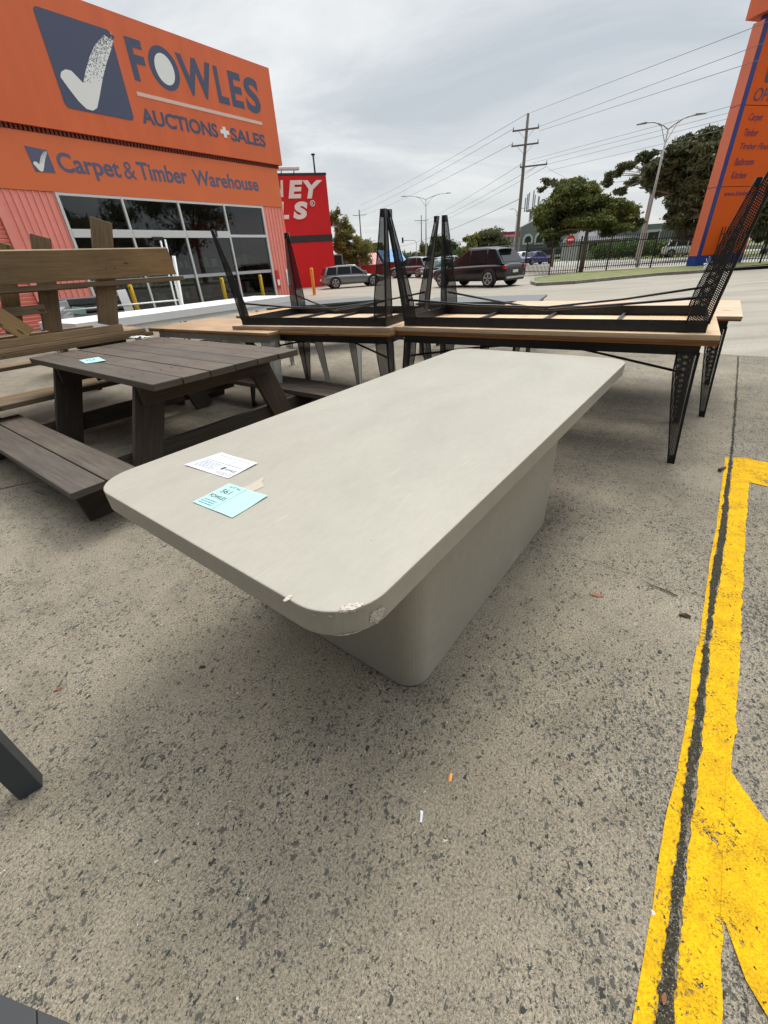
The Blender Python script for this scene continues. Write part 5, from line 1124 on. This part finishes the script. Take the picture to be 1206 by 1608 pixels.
def make_tree(label, base, blobs, n, size, seed, trunkr, m, tm=bark, fork=.35, group='trees around the yard and road', lean=(0, 0), name='tree', limbs=14, cat='tree', crown_n=0):
    """blobs: (x,y,z,rx,ry,rz) relative to the base; every blob breaks into smaller clumps"""
    rnd = random.Random(seed); o = empty(name, base, label, cat, 0, group); sub = []
    for b in blobs:
        k = max(5, int(9*(b[3]*b[5])**.5)+4)
        for i in range(k):
            u = Vector((rnd.gauss(0, 1), rnd.gauss(0, 1), rnd.gauss(0, 1))).normalized()*rnd.uniform(.30, .95); f = rnd.uniform(.32, .62)
            sub.append((b[0]+u.x*b[3], b[1]+u.y*b[4], b[2]+u.z*b[5], b[3]*f, b[4]*f, b[5]*f*.8))
    V = leaf_mesh(sub, n, size, seed); leaf_obj('crown', V, m, o)
    zc0 = min(b[2]-b[5] for b in blobs); H = max(b[2] for b in blobs); fk = max(.4, zc0+ (H-zc0)*fork) if zc0 > .5 else H*fork
    mb = MB(); F = Vector((lean[0], lean[1], fk)); mb.tube([(0, 0, -.1), (lean[0]*.4, lean[1]*.4, fk*.5), tuple(F)], [trunkr*1.15, trunkr*.9, trunkr*.75], 9)
    for i in range(limbs):
        s_ = sub[rnd.randrange(len(sub))]; e_ = Vector(s_[:3]); m_ = F.lerp(e_, .5)+Vector((rnd.uniform(-.2, .2), 0, rnd.uniform(-.1, .3)))*trunkr*4
        mb.tube([tuple(F), tuple(F.lerp(m_, .5)), tuple(m_), tuple(e_)], [trunkr*.5, trunkr*.36, trunkr*.22, trunkr*.06], 6)
    mb.build('trunk', tm, o); return o
def blobs_px(base, D, items, depth=1.0):
    """items: (px,py,rpx,rpy): clump centres and radii as sighted at distance D, as offsets from the base"""
    out = []
    for px, py, rx, ry in items:
        c = hz(px, py, D+random.uniform(-.8, .8)*depth); l = hz(px-rx, py, D); r_ = hz(px+rx, py, D); u = hz(px, py-ry, D); d_ = hz(px, py+ry, D)
        wx_ = math.dist(l[:2], r_[:2])/2; hz_ = abs(u[2]-d_[2])/2; out.append((c[0]-base[0], c[1]-base[1], c[2], wx_, wx_, hz_))
    return out
random.seed(5)
b_ = hz(912, 424, 33.5)[:2]
make_tree('bushy olive-green tree with a forked pale trunk just behind the fence', b_, blobs_px(b_, 34.5, [(905, 312, 40, 26), (870, 332, 26, 26), (942, 325, 36, 26), (975, 335, 24, 24), (852, 352, 16, 20), (885, 350, 30, 20), (925, 350, 30, 16), (965, 356, 28, 14), (905, 295, 30, 16), (1000, 345, 14, 16), (880, 300, 14, 12), (868, 372, 22, 14)]), 85000, .12, 3, .13, L_olive, fork=.25, limbs=22)
b_ = hz(868, 410, 50)[:2]
make_tree('wispy grey-green gum sprig showing left behind the bushy tree', b_, blobs_px(b_, 50, [(862, 285, 12, 9), (880, 288, 14, 8), (850, 297, 8, 6)]), 900, .17, 9, .10, L_dark, limbs=10)
b_ = hz(1000, 405, 56)[:2]
make_tree('sparse gum with bare pale limbs between the bushy tree and the dark mass', b_, blobs_px(b_, 56, [(1015, 247, 16, 10), (985, 262, 18, 10), (965, 275, 14, 9), (1030, 262, 14, 12), (995, 285, 14, 8), (955, 285, 12, 8), (1050, 252, 10, 8), (1020, 290, 12, 8), (975, 300, 12, 7)]), 14000, .17, 13, .13, L_dark, barkp, fork=.42, limbs=26)
b_ = hz(1090, 410, 50)[:2]
make_tree('huge dark evergreen rising behind the pylon sign', b_, blobs_px(b_, 50, [(1130, 215, 36, 20), (1040, 262, 26, 18), (1062, 242, 26, 18), (1085, 226, 26, 16), (1030, 290, 20, 16), (1100, 240, 44, 28), (1150, 235, 40, 36), (1070, 268, 36, 24), (1120, 280, 50, 40), (1050, 300, 22, 20), (1085, 315, 40, 34), (1130, 330, 46, 36), (1060, 345, 24, 18), (1095, 360, 34, 16), (1180, 260, 40, 60), (1170, 330, 50, 50), (1045, 285, 16, 14)]), 95000, .22, 17, .5, L_dark, fork=.3, limbs=26)
b_ = hz(1200, 400, 58)[:2]
make_tree('dark tree right of the pylon sign', b_, blobs_px(b_, 58, [(1206, 300, 34, 40), (1180, 340, 20, 26), (1230, 340, 30, 30), (1195, 365, 24, 14)]), 12000, .26, 19, .4, L_mid)
b_ = hz(550, 425, 44)[:2]
make_tree('yellow-green tree against the red store wall', b_, blobs_px(b_, 44, [(535, 372, 16, 26), (528, 345, 10, 18), (545, 395, 20, 20), (565, 400, 20, 18), (540, 360, 14, 20), (548, 375, 14, 14)]), 16000, .11, 23, .16, L_yel, fork=.2)
b_ = hz(592, 420, 52)[:2]
make_tree('low yellow-green shrub mass behind the red bin', b_, blobs_px(b_, 52, [(580, 396, 18, 14), (600, 400, 16, 12), (566, 390, 14, 14), (590, 388, 14, 7)]), 11000, .13, 29, .14, L_yel)
b_ = hz(772, 410, 80)[:2]
make_tree('dense rounded dark tree above the black SUV', b_, blobs_px(b_, 80, [(770, 378, 26, 18), (755, 385, 20, 16), (785, 385, 16, 14), (768, 368, 16, 9)]), 14000, .22, 31, .3, L_dark)
b_ = hz(745, 412, 78)[:2]
make_tree('small yellow-green tree between the mesh legs and the dark rounded tree', b_, blobs_px(b_, 78, [(737, 390, 12, 18), (742, 375, 12, 10), (748, 395, 10, 12)]), 3500, .24, 37, .2, L_yel)
b_ = hz(692, 412, 95)[:2]
make_tree('mid-green tree right of the far street light', b_, blobs_px(b_, 95, [(688, 384, 14, 16), (705, 386, 14, 14), (695, 396, 20, 12), (680, 392, 10, 12)]), 6000, .30, 41, .3, L_mid)
b_ = hz(668, 410, 105)[:2]
make_tree('small yellowing tree at the foot of the far street light', b_, blobs_px(b_, 105, [(666, 394, 7, 14), (672, 400, 8, 10)]), 1800, .30, 43, .25, L_yel)
# far tree belt that reads as one mass, and hedge
rs = np.random.RandomState(7); bl2 = []
for i in range(70):
    px = 520+i*5.6+rs.uniform(-3, 3); D = rs.uniform(130, 175); yh = 411-(px-603)*.062; hh = rs.uniform(8, 17) if px < 700 else rs.uniform(8, 20)
    c = hz(px, yh-hh*.35, D); rr_ = rs.uniform(2.6, 4.5); bl2.append((c[0], c[1], max(1.5, c[2]-1), rr_, rr_, max(2.0, abs(hz(px, yh-hh, D)[2]-1)*.62)))
tag(leaf_obj('distant_woods', leaf_mesh(bl2, 30000, .55, 5), L_mid), 'far belt of trees along the horizon', 'woods', kind='stuff')
bl3 = []
for i in range(60):
    t_ = i/59; px = 935+t_*160; c = hz(px, 386-t_*10, 66-t_*4); bl3.append((c[0], c[1], .9, 1.1, 1.1, .85))
tag(leaf_obj('hedge', leaf_mesh(bl3, 9000, .16, 6), leafmat('hedge_foliage', (.12, .19, .04), (.05, .09, .025), (.08, .14, .03))), 'clipped green hedge in front of the low buildings', 'hedge')
# roadside trees out to the right that the shop windows mirror
for (x, y, s_, sd) in ((46, 4, 1.0, 51), (52, 16, 1.2, 52), (44, -9, 1.1, 53)):
    bl4 = [(random.uniform(-4, 4)*s_, random.uniform(-4, 4)*s_, random.uniform(4.5, 9)*s_, 2.4*s_, 2.4*s_, 1.9*s_) for _ in range(8)]
    make_tree('roadside tree at the right, mirrored in the shop windows', (x, y), bl4, 8000, .3, sd, .35, L_dark, group='roadside trees mirrored in the windows')

# ================================================================== BACKGROUND FURNITURE ON THE FORECOURT
greyt = mat('slate_table_top', (.095, .097, .097), .55, var=.08, vscale=5); greyd = mat('slate_frame', (.055, .06, .065), .5)
def low_table(label, P, L, Wd, ang, H=.75, tm=greyt, fm=greyd, group='slate grey outdoor tables', T=.03):
    o = empty('outdoor_table', P, label, 'table', ang, group)
    mb = MB(); mb.box(0, L, 0, Wd, H-T, H); mb.build('tabletop', tm, o, bevel=.004)
    mb = MB(); mb.box(.04, L-.04, .04, .07, H-T-.07, H-T-.001); mb.box(.04, L-.04, Wd-.07, Wd-.04, H-T-.07, H-T-.001); mb.box(.04, .07, .072, Wd-.072, H-T-.07, H-T-.001); mb.box(L-.07, L-.04, .072, Wd-.072, H-T-.07, H-T-.001); mb.build('apron_frame', fm, o)
    for x in (.04, L-.10):
        for y in (.04, Wd-.10): mb = MB(); mb.box(x, x+.06, y+.0005, y+.0605, 0, H-T-.071); mb.build('leg', fm, o)
q = gp(652, 476, .75); q2 = gp(846, 472, .75); low_table('slate grey outdoor table behind the right stack, in front of the black SUV', q, math.dist(q, q2), .95, math.atan2(q2[1]-q[1], q2[0]-q[0]))
q = gp(418, 484, .75); q2 = gp(596, 470, .75); low_table('slate grey outdoor table behind the left stack, below the grey wagon', q, math.dist(q, q2), .95, math.atan2(q2[1]-q[1], q2[0]-q[0]))
# long white table in front of the windows
whm = mat('white_laminate', (.72, .72, .71), .45, var=.04, vscale=4); q = gp(230, 512, .72); q2 = gp(395, 487, .72)
low_table('long glossy white table below the shop windows', (q[0]-math.cos(R(20))*1.6+.3, q[1]+.35), 4.6, 1.3, math.atan2(q2[1]-q[1], q2[0]-q[0]), H=.78, tm=whm, fm=whm, group=None, T=.12)
# white tubular display rack
rk = gp(275, 483, .78); rk = (rk[0], rk[1]+.8); ro = empty('display_rack', rk, 'white tubular steel rack with two uprights and a rail before the windows', 'rack', R(28))
def rkp(px, py): return onwall(px, py, rk, R(28))
for nm, (a, b, r_) in dict(upright=((252, 378), (276, 484), .016), upright2=((259, 376), (282, 484), .016), post=((272, 402), (282, 484), .032)).items():
    p = rkp(*a); s_ = rkp(*b); d_ = .0 if nm != 'post' else -.06; mb = MB(); mb.tube([(s_[0], d_, .0), (s_[0]-(s_[0]-p[0])*.35, d_, s_[1]), (p[0], d_, p[1])], r_, 8); mb.build('upright' if nm != 'post' else 'post', whitep, ro)
p = rkp(100, 488); s_ = rkp(280, 471); mb = MB(); mb.tube([(p[0], -.02, p[1]), (s_[0], -.02, s_[1])], .014, 6); mb.build('rail', whitep, ro)
p = rkp(190, 455); s_ = rkp(205, 500); mb = MB(); mb.beam((p[0], .0, p[1]), (s_[0]+.05, 0, s_[1]-.3), .16, .03, up=(0, 1, 0)); mb.build('side_panel', whitep, ro)
# wrapped stack of dark woven furniture
st = gp(128, 503, .62); wv = mat('dark_wicker', (.055, .058, .062), .6, var=.5, vscale=60); gy = mat('dusty_carton', (.23, .21, .20), .8, var=.2, vscale=8)
so2 = empty('furniture_stack', (st[0], st[1]+.35), 'stack of dark woven furniture panels tagged with papers behind the timber posts', 'furniture', R(25))
for i, (dz, ww, m_) in enumerate(((.0, 1.7, gy), (.16, 1.8, wv), (.32, 1.65, gy), (.47, 1.75, wv), (.60, 1.7, wv))):
    mb = MB(); mb.box(-ww/2+i*.03, ww/2-.02*i, -.45, .45, .30+dz, .30+dz+.12); mb.build('woven_panel', m_, so2, bevel=.015)
mb = MB(); mb.box(-.8, -.7, -.4, -.3, 0, .3); mb.box(.7, .8, -.4, -.3, 0, .3); mb.box(-.8, -.7, .3, .4, 0, .3); mb.box(.7, .8, .3, .4, 0, .3); mb.build('support_blocks', gy, so2)
for (x, z, m_, r_) in ((-.35, .93, paperw, .1), (-.1, .82, paperg, -.3), (.2, .62, paperw, .15)):
    mb = MB(); mb.beam((x-.11, -.47, z), (x+.11, -.475, z+r_*.1), .012, .13, up=(0, -.25, 1)); mb.build('paper_tag', m_, so2)
plm = mat('clear_plastic_wrap', (.55, .56, .58), .12, spec=.8); rnd = random.Random(8); mb = MB(); pl_ = gp(72, 505, .7); pts = []
for j in range(9):
    for i in range(7): pts.append((pl_[0]+(i-3)*.10+rnd.uniform(-.03, .03), pl_[1]+.25+rnd.uniform(-.06, .06)+abs(i-3)*.05, .30+j*.075+rnd.uniform(-.02, .02)))
k = mb.verts(pts)
for j in range(8):
    for i in range(6): a = k+j*7+i; mb.face([a, a+1, a+8, a+7])
tag(mb.build('plastic_wrap', plm), 'crumpled clear plastic wrapping left of the woven stack', 'wrapping')

# ================================================================== NEAR FRAGMENTS AND LITTER
slate = mat('dark_slate_paint', (.030, .040, .046), .45, var=.12, vscale=10)
a1 = gp(68, 1236); a2 = gp(30, 1258)
fg = empty('bench_frame', (a1[0], a1[1]), 'dark slate metal leg poking in at the left edge', 'furniture', 0)
d_ = Vector((a2[0]-a1[0], a2[1]-a1[1], 0)); nn = Vector((d_.y, -d_.x, 0)).normalized(); nn = nn if nn.x < 0 else -nn
mb = MB(); mb.prism([(0, 0), (d_.x, d_.y), (d_.x+nn.x*.05, d_.y+nn.y*.05), (nn.x*.05, nn.y*.05)], 0, .41); mb.build('leg', slate, fg, bevel=.003)
mb = MB(); mb.beam(Vector((d_.x/2, d_.y/2, .435))+nn*.02, Vector((d_.x/2, d_.y/2, .435))+nn*1.0, .06, .045); mb.build('seat_rail', slate, fg, bevel=.003)
cg = mat('charcoal_panel_top', (.032, .032, .032), .65, var=.08, vscale=8); z_ = .42
P = [gp(-60, 1536, z_), gp(0, 1561, z_), gp(56, 1585, z_), gp(120, 1612, z_), gp(60, 1720, z_), gp(-60, 1720, z_)]
og = empty('outdoor_table', (P[0][0], P[0][1]), 'grey panelled low tabletop, its corner in the bottom left of the photo', 'table')
for nm, idx in (('top_panel', (0, 2, 4, 5)), ('top_panel', (2, 3, 4))):
    mb = MB(); poly = [(P[i][0]-P[0][0], P[i][1]-P[0][1]) for i in idx]
    if nm and len(idx) == 3: poly = [(x+.0015, y) for x, y in poly]
    mb.prism(poly, z_-.03, z_); mb.build('top_panel', cg, og, bevel=.0015)
mb = MB(); mb.box(-.01, .01, -.05, -.03, 0, z_-.031); mb.build('leg', cg, og)
def litter(name, cat, label, px, py, pts, m, h=.004, up=.0, z0=.001):
    x, y = gp(px, py); o = MB(); n = len(pts); k = o.verts([(x+a, y+b, z0+h*(.6+.4*math.sin(i*2.1))+up*abs(a)) for i, (a, b) in enumerate(pts)]+[(x+sum(p[0] for p in pts)/n, y+sum(p[1] for p in pts)/n, z0+h*2)]+[(x+a*.9, y+b*.9, z0) for a, b in pts])
    for i in range(n): o.face([k+i, k+(i+1) % n, k+n]); o.face([k+i, k+n+1+i, k+n+1+(i+1) % n, k+(i+1) % n])
    tag(o.build(name, m), label, cat)
lbr = mat('dry_leaf_orange', (.27, .12, .06), .7, var=.3, vscale=80); lbk = mat('dry_leaf_brown', (.11, .06, .03), .8, var=.4, vscale=80); wht = mat('wrapper_white', (.72, .74, .76), .4)
lf = lambda s, ang: [(s*(c*math.cos(ang)-d*math.sin(ang)), s*(c*math.sin(ang)+d*math.cos(ang))) for c, d in ((-1, 0), (-.6, .32), (0, .45), (.5, .3), (1, .02), (.6, -.3), (0, -.42), (-.55, -.25))]
litter('dry_leaf', 'leaf', 'small rust-orange dry leaf on the concrete at the far left', 92, 1083, lf(.016, .4), lbr, .004)
litter('dry_leaf', 'leaf', 'brown curled leaf fragment below the table rim', 318, 1048, lf(.014, .1), lbk, .006)
litter('dry_leaf', 'leaf', 'dark brown crumpled leaf bit above the orange paper', 637, 1186, lf(.010, 1.2), lbk, .006)
litter('dry_leaf', 'leaf', 'long reddish dry leaf right of the pedestal', 937, 935, lf(.030, -.3), lbr, .004)
litter('dry_leaf', 'leaf', 'dark brown crumpled leaf near the yellow stripe', 1075, 968, lf(.022, -.5), lbk, .009)
litter('dry_leaf', 'leaf', 'tan dry leaf lying in the soil joint at the bottom right', 1041, 1570, lf(.011, .9), lbr, .004, z0=.008)
litter('paper_scrap', 'litter', 'tiny orange scrap of paper on the concrete', 707, 1221, [(-.007, -.011), (.001, -.012), (.009, .009), (.003, .012), (-.004, .002)], mat('orange_scrap', (.80, .30, .05), .5), .002)
litter('paper_scrap', 'litter', 'narrow white wrapper on the concrete below the orange scrap', 663, 1283, [(-.008, -.013), (-.002, -.014), (.004, .013), (-.003, .016), (-.006, .0)], wht, .003)
litter('paper_scrap', 'litter', 'white pebble-like scrap by the yellow stripe at the bottom right', 1025, 1434, [(-.004, -.004), (.003, -.005), (.005, .002), (-.001, .006)], wht, .003)
mb = MB(); x0, y0 = gp(1137, 737); x1, y1 = gp(1129, 741); mb.tube([(x1, y1, .012), ((x0+x1)/2, (y0+y1)/2+.005, .018), (x0, y0, .013)], [.012, .007, .010], 7); tag(mb.build('bolt', mat('rusty_bolt', (.09, .06, .045), .8)), 'dark rusty bolt lying by the top of the yellow stripe', 'bolt')
rnd = random.Random(9)
for (px, py, L_, ang, lb) in ((1035, 925, .14, 2.3, 'thin dry twig on the concrete left of the yellow stripe'), (20, 765, .30, .5, 'long dry twig on the ground below the dark bench'), (65, 775, .16, -.5, 'short dark twig on the ground right of the long one')):
    x, y = gp(px, py); mb = MB(); mb.tube([(x+L_*t_*math.cos(ang)+rnd.uniform(-.006, .006), y+L_*t_*math.sin(ang)+rnd.uniform(-.006, .006), .005+rnd.uniform(0, .004)) for t_ in (-.5, -.25, 0, .25, .5)], [.0022, .003, .003, .0025, .001], 5); tag(mb.build('twig', lbk), lb, 'twig')
